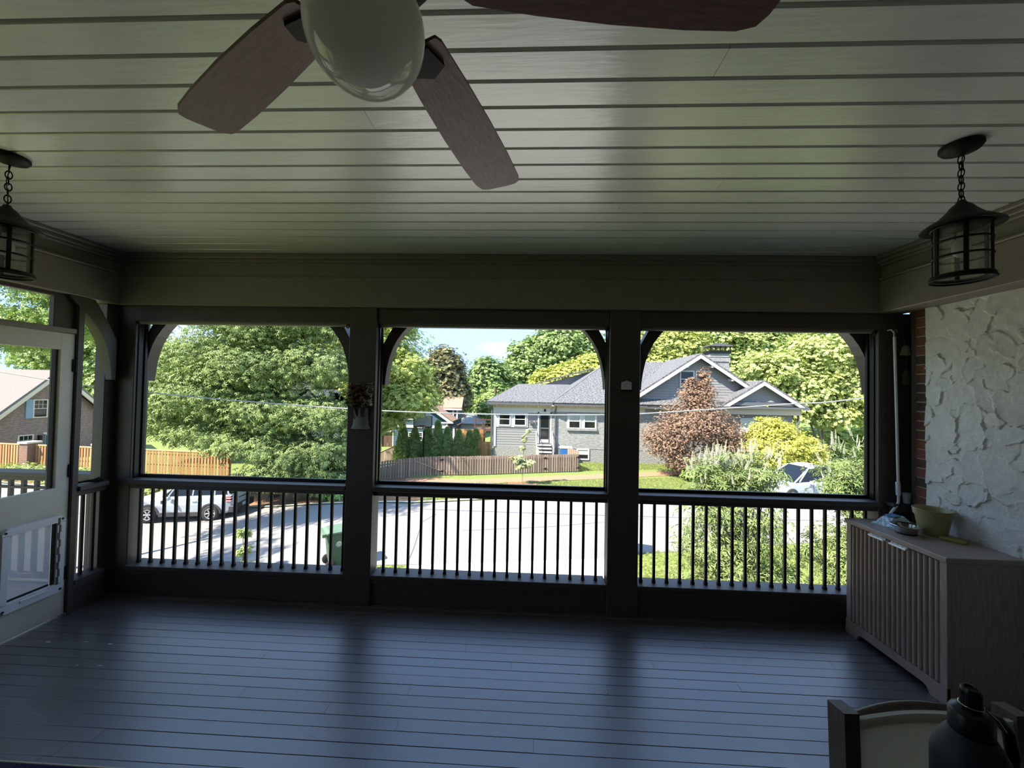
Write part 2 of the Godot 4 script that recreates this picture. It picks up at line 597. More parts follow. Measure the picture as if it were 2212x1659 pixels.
func porch_shell() -> void:
	# floor: painted boards laid across
	var fl := setting("floor")
	var unit := board_mesh(0.022, 0.0737, 0.0012)
	var z := -3.02
	var row := 0
	while z < ZB:
		var x := XL - 0.06
		var first := true
		while x < XR + 0.05:
			var ln := rr(1.3, 3.6) if not first else rr(0.6, 3.4)
			first = false
			var x1 := minf(x + ln, XR + 0.05)
			if XR + 0.05 - x1 < 0.5:
				x1 = XR + 0.05
			var o := put(unit, "floorboard", M.floor if rng.randf() < 0.72 else M.floor2, fl)
			o.position = V((x + x1) * 0.5, -0.011 - rr(0.0, 0.0012), z)
			o.scale = V(x1 - x - 0.0012, 1, 1)
			x = x1
		z += 0.0755
		row += 1
	put(MB.new().bx(V(XL - 0.1, -0.06, ZF), V(XR + 0.1, -0.024, ZB)), "subfloor", M.dark_gap, fl)
	# a few flakes of worn paint on the boards by the door
	for f in [[-2.665, -2.44, 0.035], [-2.52, -2.25, 0.028], [-2.84, -2.45, 0.022], [-2.66, -2.245, 0.018], [-3.08, -2.43, 0.03]]:
		var pl := PackedVector2Array()
		for k in 9:
			var a := TAU * k / 9
			pl.append(Vector2(cos(a) * f[2] * rr(0.3, 1.0), sin(a) * f[2] * 0.22 * rr(0.3, 1.0)))
		put(MB.new().prism(pl, V(f[0], 0.0, f[1]), Vector3.RIGHT, Vector3.BACK, V(0, 0.0003, 0)), "bare_wood_flake", M.grout, fl)

	# ceiling: painted planks with open grooves
	var ce := setting("ceiling")
	var plank := board_mesh(0.03, 0.1095, 0.0025)
	z = -1.1815 - 0.1222 * 15
	row = 0
	while z < ZB + 0.05:
		var cut := rr(-2.5, 2.2) if row % 2 == 0 else -99.0
		var spans := [[XL, XR]] if cut < -90.0 else [[XL, cut - 0.0008], [cut + 0.0008, XR]]
		for s in spans:
			var o := put(plank, "ceiling_plank", M.ceiling[row % 2], ce)
			o.position = V((s[0] + s[1]) * 0.5, CY + 0.015, z + 0.0611)
			o.scale = V(s[1] - s[0], 1, 1)
		z += 0.1222
		row += 1
	put(MB.new().bx(V(XL - 0.1, CY + 0.031, ZF), V(XR + 0.2, CY + 0.05, ZB + 0.1)), "backing", M.post, ce)
	wall(MB.new().bx(V(-6.0, CY + 0.05, -3.75), V(XR + 0.9, CY + 0.22, ZB + 0.5)), "roof", M.roof)

	# beams with two-step frieze and crown
	wall(MB.new().bx(V(XL - 0.1, 2.565, -3.16), V(XR, CY, -3.0), 0.003).bx(V(XL - 0.1, 2.322, -3.16), V(XR, 2.557, -2.985), 0.004).bx(V(XL, 2.557, -3.1), V(XR, 2.566, -2.995))
		.bx(V(XL, 2.70, -3.0), V(XR, CY, -2.965), 0.006).bx(V(XL, 2.675, -3.0), V(XR, 2.702, -2.982), 0.004), "beam_front", M.trim)
	for s in [[-3.30, -0.2, -1.0, "beam_left"], [2.60, 0.45, 1.0, "beam_right"]]:
		var x: float = s[0]
		var d: float = s[2]
		var xo: float = x + s[1]
		wall(MB.new().bx(V(x + 0.02 * d, 2.57, -3.0), V(xo, CY, ZB), 0.002).bx(V(x, 2.322, -2.99), V(xo, 2.562, ZB), 0.004).bx(V(x - 0.012 * d, 2.562, -2.99), V(xo, 2.578, ZB), 0.004).bx(V(x + 0.008 * d, 2.578, -2.99), V(xo, 2.59, ZB), 0.003)
			.bx(V(x - 0.045 * d, 2.712, -2.99), V(xo, CY, ZB), 0.006).bx(V(x - 0.022 * d, 2.685, -2.99), V(xo, 2.714, ZB), 0.005).bx(V(x - 0.004 * d, 2.665, -2.99), V(xo, 2.687, ZB), 0.004), s[3], M.trim)
	# the house wall behind
	wall(MB.new().bx(V(XL - 0.2, -3.4, ZB), V(XR + 0.5, CY, ZB + 0.25)), "wall_back", M.house_wall)
	wall(MB.new().bx(V(XL - 0.05, -4.2, -3.12), V(XR + 0.1, -0.06, ZB)), "wall_foundation", M.house_wall)

# ------------------------------------------------------------------ front openings
func brace(o: Vector3, into: Vector3, thick: Vector3) -> MB:
	# o: the post's edge at floor height; into: the way into the opening
	var p := PackedVector2Array([Vector2(0, 1.715), Vector2(0.032, 1.715)])
	for q in [[0.036, 1.78], [0.047, 1.86], [0.065, 1.94], [0.092, 2.02], [0.128, 2.09], [0.175, 2.155], [0.23, 2.215], [0.30, 2.28], [0.33, 2.318]]:
		p.append(Vector2(q[0], q[1]))
	for q in [[0.165, 2.318], [0.12, 2.25], [0.055, 2.13], [0.0, 2.03]]:
		p.append(Vector2(q[0], q[1]))
	return MB.new().prism(p, o, into, Vector3.UP, thick)

func porch_front() -> void:
	# posts standing between the bays
	var posts := [[-1.415, -1.20, "post_1", -1.46, -1.235], [0.622, 0.852, "post_2", 0.645, 0.87]]
	for p in posts:
		wall(MB.new().bx(V(p[0], 0, -3.12), V(p[1], 2.322, -3.0), 0.004).bx(V(p[3], 0, -3.23), V(p[4], 2.322, -3.12), 0.004), p[2], M.post)
	wall(MB.new().bx(V(-3.42, 0, -3.14), V(-3.205, 2.322, -3.03), 0.004).bx(V(-3.46, 0, -3.25), V(-3.30, 2.322, -3.14), 0.004).bx(V(-3.45, 0, -3.04), V(-3.36, 2.322, -2.95), 0.004), "post_corner", M.post)
	wall(MB.new().bx(V(2.62, 0, -3.12), V(2.86, 2.322, -3.02), 0.004).bx(V(2.70, 0, -3.25), V(2.95, 2.322, -3.12), 0.004), "post_wall", M.post)
	var bays := [[-3.205, -1.415], [-1.20, 0.622], [0.852, 2.62]]
	var nb := [18, 18, 18]
	var which := ["beside the screen door", "between the two posts", "beside the slatted cabinet"]
	for i in 3:
		var a: float = bays[i][0]
		var b: float = bays[i][1]
		# header over the opening
		wall(MB.new().bx(V(a, 2.20, -3.14), V(b, 2.322, -3.02), 0.003), "trim_%d" % (i + 1), M.post)
		# railing
		var r := thing("porch_railing", "dark painted porch railing with thin square balusters " + which[i], "railing", V((a + b) * 0.5, 0, -3.08), 0, "porch railings")
		var w := b - a
		put(MB.new().bx(V(-w / 2, 0.882, -0.07), V(w / 2, 0.918, 0.085), 0.004), "top_rail", M.post, r)
		put(MB.new().bx(V(-w / 2, 0.842, -0.045), V(w / 2, 0.882, 0.05), 0.003), "under_rail", M.post, r)
		put(MB.new().bx(V(-w / 2, 0.195, -0.08), V(w / 2, 0.23, 0.075), 0.004), "bottom_rail", M.post, r)
		put(MB.new().bx(V(-w / 2, 0.0, -0.03), V(w / 2, 0.195, 0.055), 0.003).bx(V(-w / 2, 0.162, 0.05), V(w / 2, 0.195, 0.066), 0.003), "kick_board", M.post, r)
		var bal := MB.new().bx(V(-0.0095, 0.23, -0.0095), V(0.0095, 0.842, 0.0095), 0.0015).bx(V(-0.0125, 0.23, -0.0125), V(0.0125, 0.25, 0.0125), 0.002).mesh()
		for k in nb[i]:
			var o := put(bal, "baluster", M.iron, r)
			var x0: float = [-3.155, -1.125, 0.897][i]
			var sp: float = [0.1, 0.0985, 0.0985][i]
			o.position = V(x0 + sp * k - (a + b) * 0.5, 0, 0)
		# screen in its frame
		var f := setting("window_%d" % (i + 1), V(0, 0, -3.115))
		var fr := MB.new()
		fr.bx(V(a, 0.918, -0.012), V(b, 0.942, 0.012), 0.002).bx(V(a, 2.185, -0.012), V(b, 2.21, 0.012), 0.002)
		fr.bx(V(a - 0.02, 0.918, -0.012), V(a + 0.013, 2.21, 0.012), 0.002).bx(V(b - 0.013, 0.918, -0.012), V(b + 0.02, 2.21, 0.012), 0.002)
		put(fr, "screen_frame", M.screen_frame, f)
		put(MB.new().quad_of(V(a, 0.93, 0), V(b, 0.93, 0), V(b, 2.2, 0), V(a, 2.2, 0)), "screen", M.screen, f)
		# bright aluminium channel on the jambs
		for e in [[a + 0.004, "track"], [b - 0.004, "track"]]:
			put(MB.new().bx(V(e[0] - 0.004, 0.92, 0.03), V(e[0] + 0.004, 2.20, 0.062), 0.001), e[1], M.screen_frame, f)
		# roller of the rolled-up shade
		var s := thing("roller_shade", "slim rolled-up shade tube under the header " + which[i], "shade", V((a + b) * 0.5, 2.196, -3.055), 0, "rolled-up shades")
		put(MB.new().tube([V(-w / 2 + 0.02, 0, 0), V(w / 2 - 0.02, 0, 0)], [0.019], 14), "tube", M.trim, s)
		put(MB.new().bx(V(-w / 2 + 0.004, -0.025, -0.02), V(-w / 2 + 0.016, 0.025, 0.02), 0.002), "bracket", M.iron, s)
		put(MB.new().bx(V(w / 2 - 0.016, -0.025, -0.02), V(w / 2 - 0.004, 0.025, 0.02), 0.002), "bracket", M.iron, s)
		put(MB.new().torus(V(w / 2 - 0.03, -0.02, 0.025), V(1, 0, 0.2).normalized(), 0.014, 0.004, 14, 6), "crank_loop", M.iron, s)
		# arched braces outside the screen
		var ends := [[[-3.255, 1.0], [-1.44, -1.0]], [[-1.205, 1.0], [0.645, -1.0]], [[0.865, 1.0], [2.70, -1.0]]]
		for e in ends[i]:
			var bm := wall(brace(V(e[0], 0, -3.135), V(e[1], 0, 0), V(0, 0, -0.095)), "brace", M.post)
			bm.set_meta("label", "curved wooden corner brace of the porch opening")
	# a single nail line and switch block are on the posts: see small_things

# ------------------------------------------------------------------ the wall with the screen door
func porch_side_door() -> void:
	wall(MB.new().bx(V(-3.44, 0, -2.757), V(-3.312, 2.322, -2.717), 0.003), "trim_door_jamb", M.post)
	wall(MB.new().bx(V(-3.44, 0, -1.795), V(-3.312, 2.322, -1.70), 0.003), "post_door", M.post)
	# transom over the door
	wall(MB.new().bx(V(-3.42, 2.043, -2.717), V(-3.32, 2.078, -1.795), 0.003), "trim_transom", M.trim)
	var tr := setting("window_transom", V(-3.37, 0, 0))
	put(MB.new().bx(V(-0.02, 2.078, -2.717), V(0.02, 2.322, -2.594), 0.003).bx(V(-0.02, 2.296, -2.6), V(0.02, 2.33, -1.795), 0.003).bx(V(-0.02, 2.078, -1.85), V(0.02, 2.33, -1.795), 0.003), "frame", M.post, tr)
	put(MB.new().quad_of(V(0, 2.078, -2.6), V(0, 2.078, -1.84), V(0, 2.3, -1.84), V(0, 2.3, -2.6)), "screen", M.screen, tr)
	# screen door
	var d := setting("door_1", V(-3.35, 0, -2.714))
	var body := MB.new()
	body.bx(V(-0.02, 0.014, 0), V(0.02, 0.25, 0.905), 0.003).bx(V(-0.02, 0.695, 0), V(0.02, 0.936, 0.905), 0.003).bx(V(-0.02, 0.25, 0), V(0.02, 0.695, 0.077)).bx(V(-0.02, 0.25, 0.335), V(0.02, 0.695, 0.905))
	body.bx(V(-0.02, 0.93, 0), V(0.02, 2.039, 0.087), 0.003).bx(V(-0.02, 0.93, 0.82), V(0.02, 2.039, 0.905), 0.003).bx(V(-0.02, 1.919, 0.08), V(0.02, 2.039, 0.83), 0.003)
	put(body, "leaf", M.door, d)
	put(MB.new().bx(V(-0.016, 0.936, 0.087), V(0.0, 1.919, 0.118), 0.002).bx(V(-0.016, 0.936, 0.79), V(0.0, 1.919, 0.82), 0.002), "shaded_reveal", M.post, d)  # dark strips: shade on the thickness of the stiles, put into the colour
	put(MB.new().quad_of(V(-0.012, 0.936, 0.1), V(-0.012, 0.936, 0.81), V(-0.012, 1.919, 0.81), V(-0.012, 1.919, 0.1)), "screen", M.screen, d)
	for y in [1.81, 1.044, 0.307]:
		put(MB.new().bx(V(0.018, y - 0.045, -0.012), V(0.03, y + 0.045, 0.014), 0.002).tube([V(0.03, y - 0.048, 0.0), V(0.03, y + 0.048, 0.0)], [0.007], 10), "hinge", M.iron, d)
	put(MB.new().tube([V(0.02, 1.02, 0.865), V(0.055, 1.02, 0.865), V(0.06, 1.02, 0.85), V(0.06, 1.02, 0.77)], [0.009], 10), "handle", M.iron, d)
	# pet door set in the lower panel
	var pet := put(pet_frame(), "pet_door_frame", M.white_plastic, d)
	put(MB.new().box(V(0.024, 0.481, 0.217), V(0.003, 0.418, 0.229), 0.0), "flap", M.clear_plastic, pet)
	put(MB.new().bx(V(0.022, 0.262, 0.105), V(0.030, 0.276, 0.335), 0.002).bx(V(0.022, 0.26, 0.078), V(0.032, 0.70, 0.098), 0.002), "flap_edge", M.black_rubber, pet)
	var teeth := MB.new()
	for k in 9:
		var y := 0.255 + k * 0.052
		teeth.bx(V(0.034, y, 0.060 - 0.006 * (k % 2)), V(0.043, y + 0.052, 0.075 - 0.006 * (k % 2)), 0.001)
	put(teeth, "lock_strip", M.post, pet)
	for q in [[0.712, 0.047], [0.215, 0.047], [0.712, 0.352], [0.215, 0.352]]:
		put(MB.new().tube([V(0.038, q[0], q[1]), V(0.0445, q[0], q[1])], [0.0075], 12), "screw_cap", M.black_rubber, pet)
	put(MB.new().bx(V(0.04, 0.228, 0.14), V(0.047, 0.246, 0.27), 0.003), "pull", M.white_plastic, pet)
	# short railing between the door and the corner
	var r := thing("porch_railing", "short dark railing between the screen door jamb and the corner post", "railing", V(-3.37, 0, -2.86), 0, "porch railings")
	put(MB.new().bx(V(-0.06, 0.882, -0.10), V(0.075, 0.918, 0.105), 0.004), "top_rail", M.post, r)
	put(MB.new().bx(V(-0.04, 0.842, -0.10), V(0.045, 0.882, 0.105), 0.003), "under_rail", M.post, r)
	put(MB.new().bx(V(-0.06, 0.195, -0.10), V(0.062, 0.23, 0.105), 0.004), "bottom_rail", M.post, r)
	put(MB.new().bx(V(-0.03, 0.0, -0.10), V(0.045, 0.195, 0.105), 0.003).bx(V(0.04, 0.162, -0.10), V(0.055, 0.195, 0.105), 0.002), "kick_board", M.post, r)
	for z in [0.09, 0.02, -0.055]:
		put(MB.new().bx(V(-0.0095, 0.23, z - 0.0095), V(0.0095, 0.842, z + 0.0095), 0.0015), "baluster", M.iron, r)
	var bm := wall(brace(V(-3.395, 0, -2.985), V(0, 0, 1), V(0.085, 0, 0)), "brace", M.post)
	bm.set_meta("label", "curved wooden corner brace of the porch opening")
	# a further screened bay past the door
	var r2 := thing("porch_railing", "long dark railing past the latch side of the screen door", "railing", V(-3.37, 0, 0), 0, "porch railings")
	put(MB.new().bx(V(-0.06, 0.882, -1.70), V(0.075, 0.918, -0.5), 0.004), "top_rail", M.post, r2)
	put(MB.new().bx(V(-0.06, 0.195, -1.70), V(0.062, 0.23, -0.5), 0.004), "bottom_rail", M.post, r2)
	put(MB.new().bx(V(-0.03, 0.0, -1.70), V(0.045, 0.195, -0.5), 0.003), "kick_board", M.post, r2)
	wall(MB.new().bx(V(-3.55, -0.05, -0.5), V(-3.36, 2.33, ZB)), "wall_left", M.house_wall)
	for k in 10:
		var z := -1.62 + 0.11 * k
		put(MB.new().bx(V(-0.0095, 0.23, z - 0.0095), V(0.0095, 0.882, z + 0.0095)), "baluster", M.iron, r2)
	var w4 := setting("window_4", V(-3.40, 0, 0))
	put(MB.new().bx(V(-0.012, 0.918, -1.70), V(0.012, 0.942, -0.5)).bx(V(-0.012, 2.29, -1.70), V(0.012, 2.33, -0.5)), "screen_frame", M.screen_frame, w4)
	put(MB.new().quad_of(V(0, 0.93, -1.7), V(0, 0.93, -0.5), V(0, 2.3, -0.5), V(0, 2.3, -1.7)), "screen", M.screen, w4)
	# black lever lying on the short rail
	var lv := MB.new()
	lv.tube([V(-0.08, 0.012, -0.005), V(-0.02, 0.018, 0.0), V(0.03, 0.015, 0.005)], [0.007, 0.009, 0.012], 10)
	lv.tube([V(0.02, 0.014, 0.004), V(0.05, 0.02, 0.01), V(0.075, 0.014, 0.012)], [0.012, 0.02, 0.008], 10)
	var lo := put(lv, "crank_lever", M.black_rubber)
	lo.position = V(-3.35, 0.918, -2.86)
	lo.rotation.y = 1.15
	tag(lo, "small black crank lever lying on the short rail near the screen door", "lever")
	# landing outside the door with its own railing
	var dk := setting("landing")
	var pl := MB.new().box(Vector3.ZERO, V(1.95, 0.03, 0.135), 0.003).mesh()
	for k in 14:
		put(pl, "deck_board", M.post, dk).position = V(-4.42, -0.02, -3.10 + 0.142 * k)
	put(MB.new().bx(V(-5.4, -0.22, -3.16), V(-3.45, -0.04, -3.12)).bx(V(-5.4, -0.22, -1.2), V(-3.45, -0.04, -1.16)).bx(V(-5.4, -4.2, -3.16), V(-5.3, -0.04, -3.06)).bx(V(-5.4, -4.2, -1.26), V(-5.3, -0.04, -1.16)), "frame", M.post, dk)
	var lr := thing("landing_railing", "dark landing railing outside the screen door with a flat cap", "railing", V(-4.43, 0, -3.10))
	put(MB.new().bx(V(-0.97, 0.905, -0.07), V(0.97, 0.94, 0.07), 0.004), "cap", M.post, lr)
	put(MB.new().bx(V(-0.97, 0.865, -0.02), V(0.97, 0.905, 0.02), 0.003), "top_rail", M.post, lr)
	put(MB.new().bx(V(-0.97, 0.795, -0.015), V(0.97, 0.815, 0.015), 0.002), "mid_rail", M.post, lr)
	put(MB.new().bx(V(-0.97, 0.06, -0.02), V(0.97, 0.10, 0.02), 0.002), "bottom_rail", M.post, lr)
	for k in 17:
		put(MB.new().bx(V(-0.0125, 0.1, -0.0125), V(0.0125, 0.865, 0.0125)), "baluster", M.post, lr).position.x = -0.92 + 0.115 * k

func pet_frame() -> MB:
	var outer := PackedVector2Array()
	var c := 0.028
	for q in [[0.027, 0.195], [0.368, 0.195], [0.368, 0.737], [0.027, 0.737]]:
		pass
	var f := MB.new()
	# four mitred sides with a clipped corner
	var X := 0.042
	f.prism(PackedVector2Array([Vector2(0.027 + c, 0.737), Vector2(0.368 - c, 0.737), Vector2(0.368, 0.737 - c), Vector2(0.368, 0.69), Vector2(0.027, 0.69), Vector2(0.027, 0.737 - c)]), V(0.02, 0, 0), V(0, 0, 1), V(0, 1, 0), V(X - 0.02, 0, 0))
	f.prism(PackedVector2Array([Vector2(0.027, 0.195 + c), Vector2(0.027 + c, 0.195), Vector2(0.368 - c, 0.195), Vector2(0.368, 0.195 + c), Vector2(0.368, 0.255), Vector2(0.027, 0.255)]), V(0.02, 0, 0), V(0, 0, 1), V(0, 1, 0), V(X - 0.02, 0, 0))
	f.bx(V(0.02, 0.25, 0.027), V(X, 0.695, 0.077), 0.002)
	f.bx(V(0.02, 0.25, 0.332), V(X, 0.695, 0.368), 0.002)
	f.bx(V(0.02, 0.25, 0.077), V(0.030, 0.262, 0.335)).bx(V(0.02, 0.686, 0.077), V(0.030, 0.695, 0.335))
	return f

# ------------------------------------------------------------------ stucco, brick edge, corner recess
func trowelled(z0: float, z1: float, y0: float, y1: float, step: float, x0: float, strokes: int) -> MB:
	var nz := int((z1 - z0) / step)
	var ny := int((y1 - y0) / step)
	var H := PackedFloat32Array()
	H.resize((nz + 1) * (ny + 1))
	var fn := FastNoiseLite.new()
	fn.seed = 77
	fn.frequency = 14.0
	fn.fractal_octaves = 3
	for k in strokes:
		# each pass of the trowel leaves a smooth tilted lobe that ends in a crisp lip over the ones before it
		var cz := rr(z0 - 0.05, z1 + 0.05)
		var cy := rr(y0 - 0.05, y1 + 0.05)
		var an := rr(0, TAU)
		var la := rr(0.045, 0.125)
		var lb := la * rr(0.55, 0.95)
		var p1 := rr(0, TAU)
		var p2 := rr(0, TAU)
		var base := rr(0.003, 0.010)
		var tilt := rr(0.002, 0.007)
		var ta := rr(0, TAU)
		var dz := cos(an)
		var dy := sin(an)
		var reach := la * 1.45
		for j in range(maxi(0, int((cy - reach - y0) / step)), mini(ny, int((cy + reach - y0) / step)) + 1):
			for i in range(maxi(0, int((cz - reach - z0) / step)), mini(nz, int((cz + reach - z0) / step)) + 1):
				var pz := z0 + i * step - cz
				var py := y0 + j * step - cy
				var u := (pz * dz + py * dy) / la
				var w := (-pz * dy + py * dz) / lb
				var th := atan2(w, u)
				var lim := 1.0 + 0.13 * sin(2.0 * th + p1) + 0.09 * sin(3.0 * th + p2) + 0.05 * sin(7.0 * th + p1 * 3.0) + 0.08 * fn.get_noise_2d((pz + cz) * 2.0, (py + cy) * 2.0 + k)
				var q := sqrt(u * u + w * w) / lim
				if q < 1.0:
					var lean := (pz * cos(ta) + py * sin(ta)) / la
					H[j * (nz + 1) + i] = base + tilt * lean + 0.003 * smoothstep(0.55, 0.95, q) * (0.5 + 0.5 * lean)
	var f := MB.new()
	var P := func(i: int, j: int) -> Vector3:
		return V(x0 - H[j * (nz + 1) + i] - 0.0012 * fn.get_noise_2d(i * step * 9.0, j * step * 9.0), y0 + j * step, z0 + i * step)
	var N := func(i: int, j: int) -> Vector3:
		var a := H[j * (nz + 1) + mini(i + 1, nz)] - H[j * (nz + 1) + maxi(i - 1, 0)]
		var b := H[mini(j + 1, ny) * (nz + 1) + i] - H[maxi(j - 1, 0) * (nz + 1) + i]
		return V(-1, -b / (2.0 * step), -a / (2.0 * step)).normalized()
	var pts: Array[Vector3] = []
	var nrm: Array[Vector3] = []
	for j in ny + 1:
		for i in nz + 1:
			pts.append(P.call(i, j))
			nrm.append(N.call(i, j))
	for j in ny:
		for i in nz:
			var a := j * (nz + 1) + i
			var b := a + 1
			var c := a + nz + 2
			var d := a + nz + 1
			f.stri(pts[a], pts[b], pts[c], nrm[a], nrm[b], nrm[c])
			f.stri(pts[a], pts[c], pts[d], nrm[a], nrm[c], nrm[d])
	return f

func porch_wall_by_cabinet() -> void:
	var w := setting("wall_right")
	put(trowelled(-2.83, -1.93, 0.0, 2.33, 0.0046, 2.775, 380), "trowelled_plaster", M.stucco, w)
	put(trowelled(-1.93, 1.7, 0.0, 2.33, 0.016, 2.775, 900), "trowelled_plaster", M.stucco, w)
	put(MB.new().bx(V(2.776, 0, -2.83), V(3.1, 2.33, ZB)), "plaster_base", M.stucco, w)
	put(MB.new().bx(V(2.79, 0, -2.915), V(3.1, 2.33, -2.83)), "mortar_bed", M.mortar, w)
	var bm := MB.new().box(Vector3.ZERO, V(0.05, 0.0565, 0.088), 0.003).mesh()
	for k in 35:
		var o := put(bm, "brick", M.brick[rng.randi() % 5], w)
		o.position = V(2.806 + rr(-0.002, 0.003), 0.03 + 0.0667 * k, -2.872 + rr(-0.003, 0.003))
		o.rotation = V(rr(-0.02, 0.02), rr(-0.02, 0.02), 0)
	wall(MB.new().bx(V(2.795, 0, -2.96), V(2.86, 2.33, -2.915), 0.003), "trim_corner", M.post)
	wall(MB.new().bx(V(2.85, 0, -3.03), V(3.1, 2.33, -2.95)), "wall_corner", M.post)
	wall(MB.new().bx(V(2.66, 0.90, -3.02), V(2.85, 0.925, -2.945), 0.003).bx(V(2.69, 0.86, -3.02), V(2.85, 0.90, -2.96), 0.003), "trim_ledge", M.post)

# ------------------------------------------------------------------ ceiling fan
func ceiling_fan() -> void:
	var f := thing("ceiling_fan", "ceiling fan with five dark reddish-brown wooden blades and a white glass globe", "ceiling fan", V(-0.295, 0, -0.655))
	put(MB.new().lathe([Vector2(0, CY), Vector2(0.075, CY), Vector2(0.075, 2.72), Vector2(0.06, 2.685), Vector2(0.025, 2.665), Vector2(0.014, 2.655)], 28), "canopy", M.fan_metal, f)
	put(MB.new().lathe([Vector2(0.014, 2.66), Vector2(0.014, 2.56)], 16), "downrod", M.fan_metal, f)
	put(MB.new().lathe([Vector2(0.014, 2.575), Vector2(0.05, 2.57), Vector2(0.115, 2.54), Vector2(0.135, 2.51), Vector2(0.135, 2.475), Vector2(0.12, 2.45), Vector2(0.085, 2.435), Vector2(0.085, 2.415), Vector2(0.07, 2.40), Vector2(0.068, 2.365), Vector2(0, 2.365)], 36), "motor_housing", M.fan_metal, f)
	# globe of milk glass, a little deeper than wide
	var pr := []
	for k in 25:
		var t := PI * k / 24.0
		var r := 0.101 * sin(t)
		var y := 2.305 + 0.101 * cos(t)
		if t < 0.62:
			continue
		pr.append(Vector2(maxf(r, 0.0), y))
	pr.push_front(Vector2(0.058, 2.395))
	put(MB.new().lathe(pr, 48), "glass_globe", M.globe, f)
	var chain := put(MB.new().tube([V(-0.088, 2.40, -0.06), V(-0.098, 2.395, -0.065), V(-0.112, 2.30, -0.07)], [0.0012], 6), "pull_chain", M.fan_metal, f)
	var beads := MB.new()
	for k in 14:
		beads.lathe([Vector2(0, 0.0032), Vector2(0.003, 0.0015), Vector2(0.003, -0.0015), Vector2(0, -0.0032)], 6, V(-0.0995 - 0.0009 * k, 2.385 - 0.0065 * k, -0.0656 - 0.0003 * k))
	put(beads, "bead", M.painted_glint, chain)
	# one blade and its iron, copied round
	var pl := PackedVector2Array()
	for q in [[0.165, -0.045], [0.18, -0.053], [0.30, -0.065], [0.45, -0.0745], [0.60, -0.078], [0.70, -0.076], [0.735, -0.066], [0.748, -0.045], [0.762, 0.02], [0.764, 0.05], [0.755, 0.066], [0.735, 0.0725], [0.60, 0.074], [0.45, 0.070], [0.30, 0.062], [0.18, 0.053], [0.165, 0.045]]:
		pl.append(Vector2(q[0], q[1]))
	var up := Vector3.UP
	var bm := MB.new().prism(pl, V(0, -0.004, 0), Vector3.RIGHT, Vector3.BACK, up * 0.008).mesh()
	var im := MB.new().bx(V(0.10, -0.006, -0.018), V(0.19, 0.006, 0.018), 0.003)
	im.prism(PackedVector2Array([Vector2(0.17, -0.022), Vector2(0.225, -0.036), Vector2(0.245, 0), Vector2(0.225, 0.036), Vector2(0.17, 0.022)]), V(0, -0.0125, 0), Vector3.RIGHT, Vector3.BACK, up * 0.008)
	var imm := im.mesh()
	for k in 5:
		var a := deg_to_rad(148.0 - 72.0 * k)
		var b := put(bm, "blade", M.fan_wood, f)
		b.basis = Basis(up, a) * Basis(Vector3.RIGHT, deg_to_rad(-11))
		b.position.y = 2.425
		var i := put(imm, "blade_iron", M.fan_metal, b)

# ------------------------------------------------------------------ lanterns
func lanterns() -> void:
	var l := thing("hanging_lantern", "black caged lantern hanging on a chain near the stucco wall", "lantern", V(1.775, 0, -1.668), 0.2, "porch lanterns")
	put(MB.new().lathe([Vector2(0, CY), Vector2(0.066, CY), Vector2(0.067, 2.728), Vector2(0.058, 2.716), Vector2(0.03, 2.71), Vector2(0.012, 2.70), Vector2(0, 2.698)], 28), "canopy", M.lantern, l)
	var y := 2.692
	var k := 0
	while y > 2.515:
		var ax := V(1, 0, 0) if k % 2 == 0 else V(0, 0, 1)
		put(MB.new().torus(V(0, y - 0.012, 0), ax, 0.0125, 0.0026, 16, 6, V(0.85, 1.45, 0.85)), "chain_link", M.lantern, l)
		y -= 0.0285
		k += 1
	put(MB.new().tube([V(0.004, 2.70, 0.002), V(-0.006, 2.62, 0.004), V(0.003, 2.50, -0.002)], [0.002], 6), "cord", M.black_rubber, l)
	put(MB.new().lathe([Vector2(0, 2.512), Vector2(0.012, 2.508), Vector2(0.017, 2.497), Vector2(0.03, 2.486), Vector2(0.047, 2.462), Vector2(0.07, 2.436), Vector2(0.101, 2.416), Vector2(0.121, 2.400), Vector2(0.123, 2.395), Vector2(0.119, 2.394), Vector2(0.096, 2.408), Vector2(0.06, 2.425), Vector2(0, 2.43)], 40), "roof", M.lantern, l)
	var cage := put(MB.new().torus(V(0, 2.398, 0), Vector3.UP, 0.086, 0.006, 36, 6).torus(V(0, 2.192, 0), Vector3.UP, 0.088, 0.007, 36, 6).torus(V(0, 2.18, 0), Vector3.UP, 0.094, 0.005, 36, 6), "ring", M.lantern, l)
	for q in 6:
		var a := TAU * q / 6 + 0.35
		put(MB.new().box(V(cos(a) * 0.086, 2.295, sin(a) * 0.086), V(0.006, 0.212, 0.0145), 0.001, Basis(Vector3.UP, -a)), "bar", M.lantern, l)
	for yy in [2.335, 2.272]:
		put(MB.new().torus(V(0, yy, 0), Vector3.UP, 0.0855, 0.0046, 36, 5), "hoop", M.lantern, l)
	put(MB.new().lathe([Vector2(0.080, 2.19), Vector2(0.080, 2.40)], 36), "glass_cylinder", M.glass, l)
	put(MB.new().lathe([Vector2(0, 2.43), Vector2(0.017, 2.43), Vector2(0.017, 2.375), Vector2(0, 2.375)], 14), "socket", M.lantern, l)
	put(MB.new().lathe([Vector2(0.013, 2.376), Vector2(0.016, 2.35), Vector2(0.028, 2.325), Vector2(0.031, 2.305), Vector2(0.026, 2.285), Vector2(0.012, 2.273), Vector2(0, 2.271)], 20), "bulb", M.bulb, l)
	copy_of(l, V(-2.455, 0.0, -1.705), 0.9, "black caged lantern hanging on a chain near the screen door")

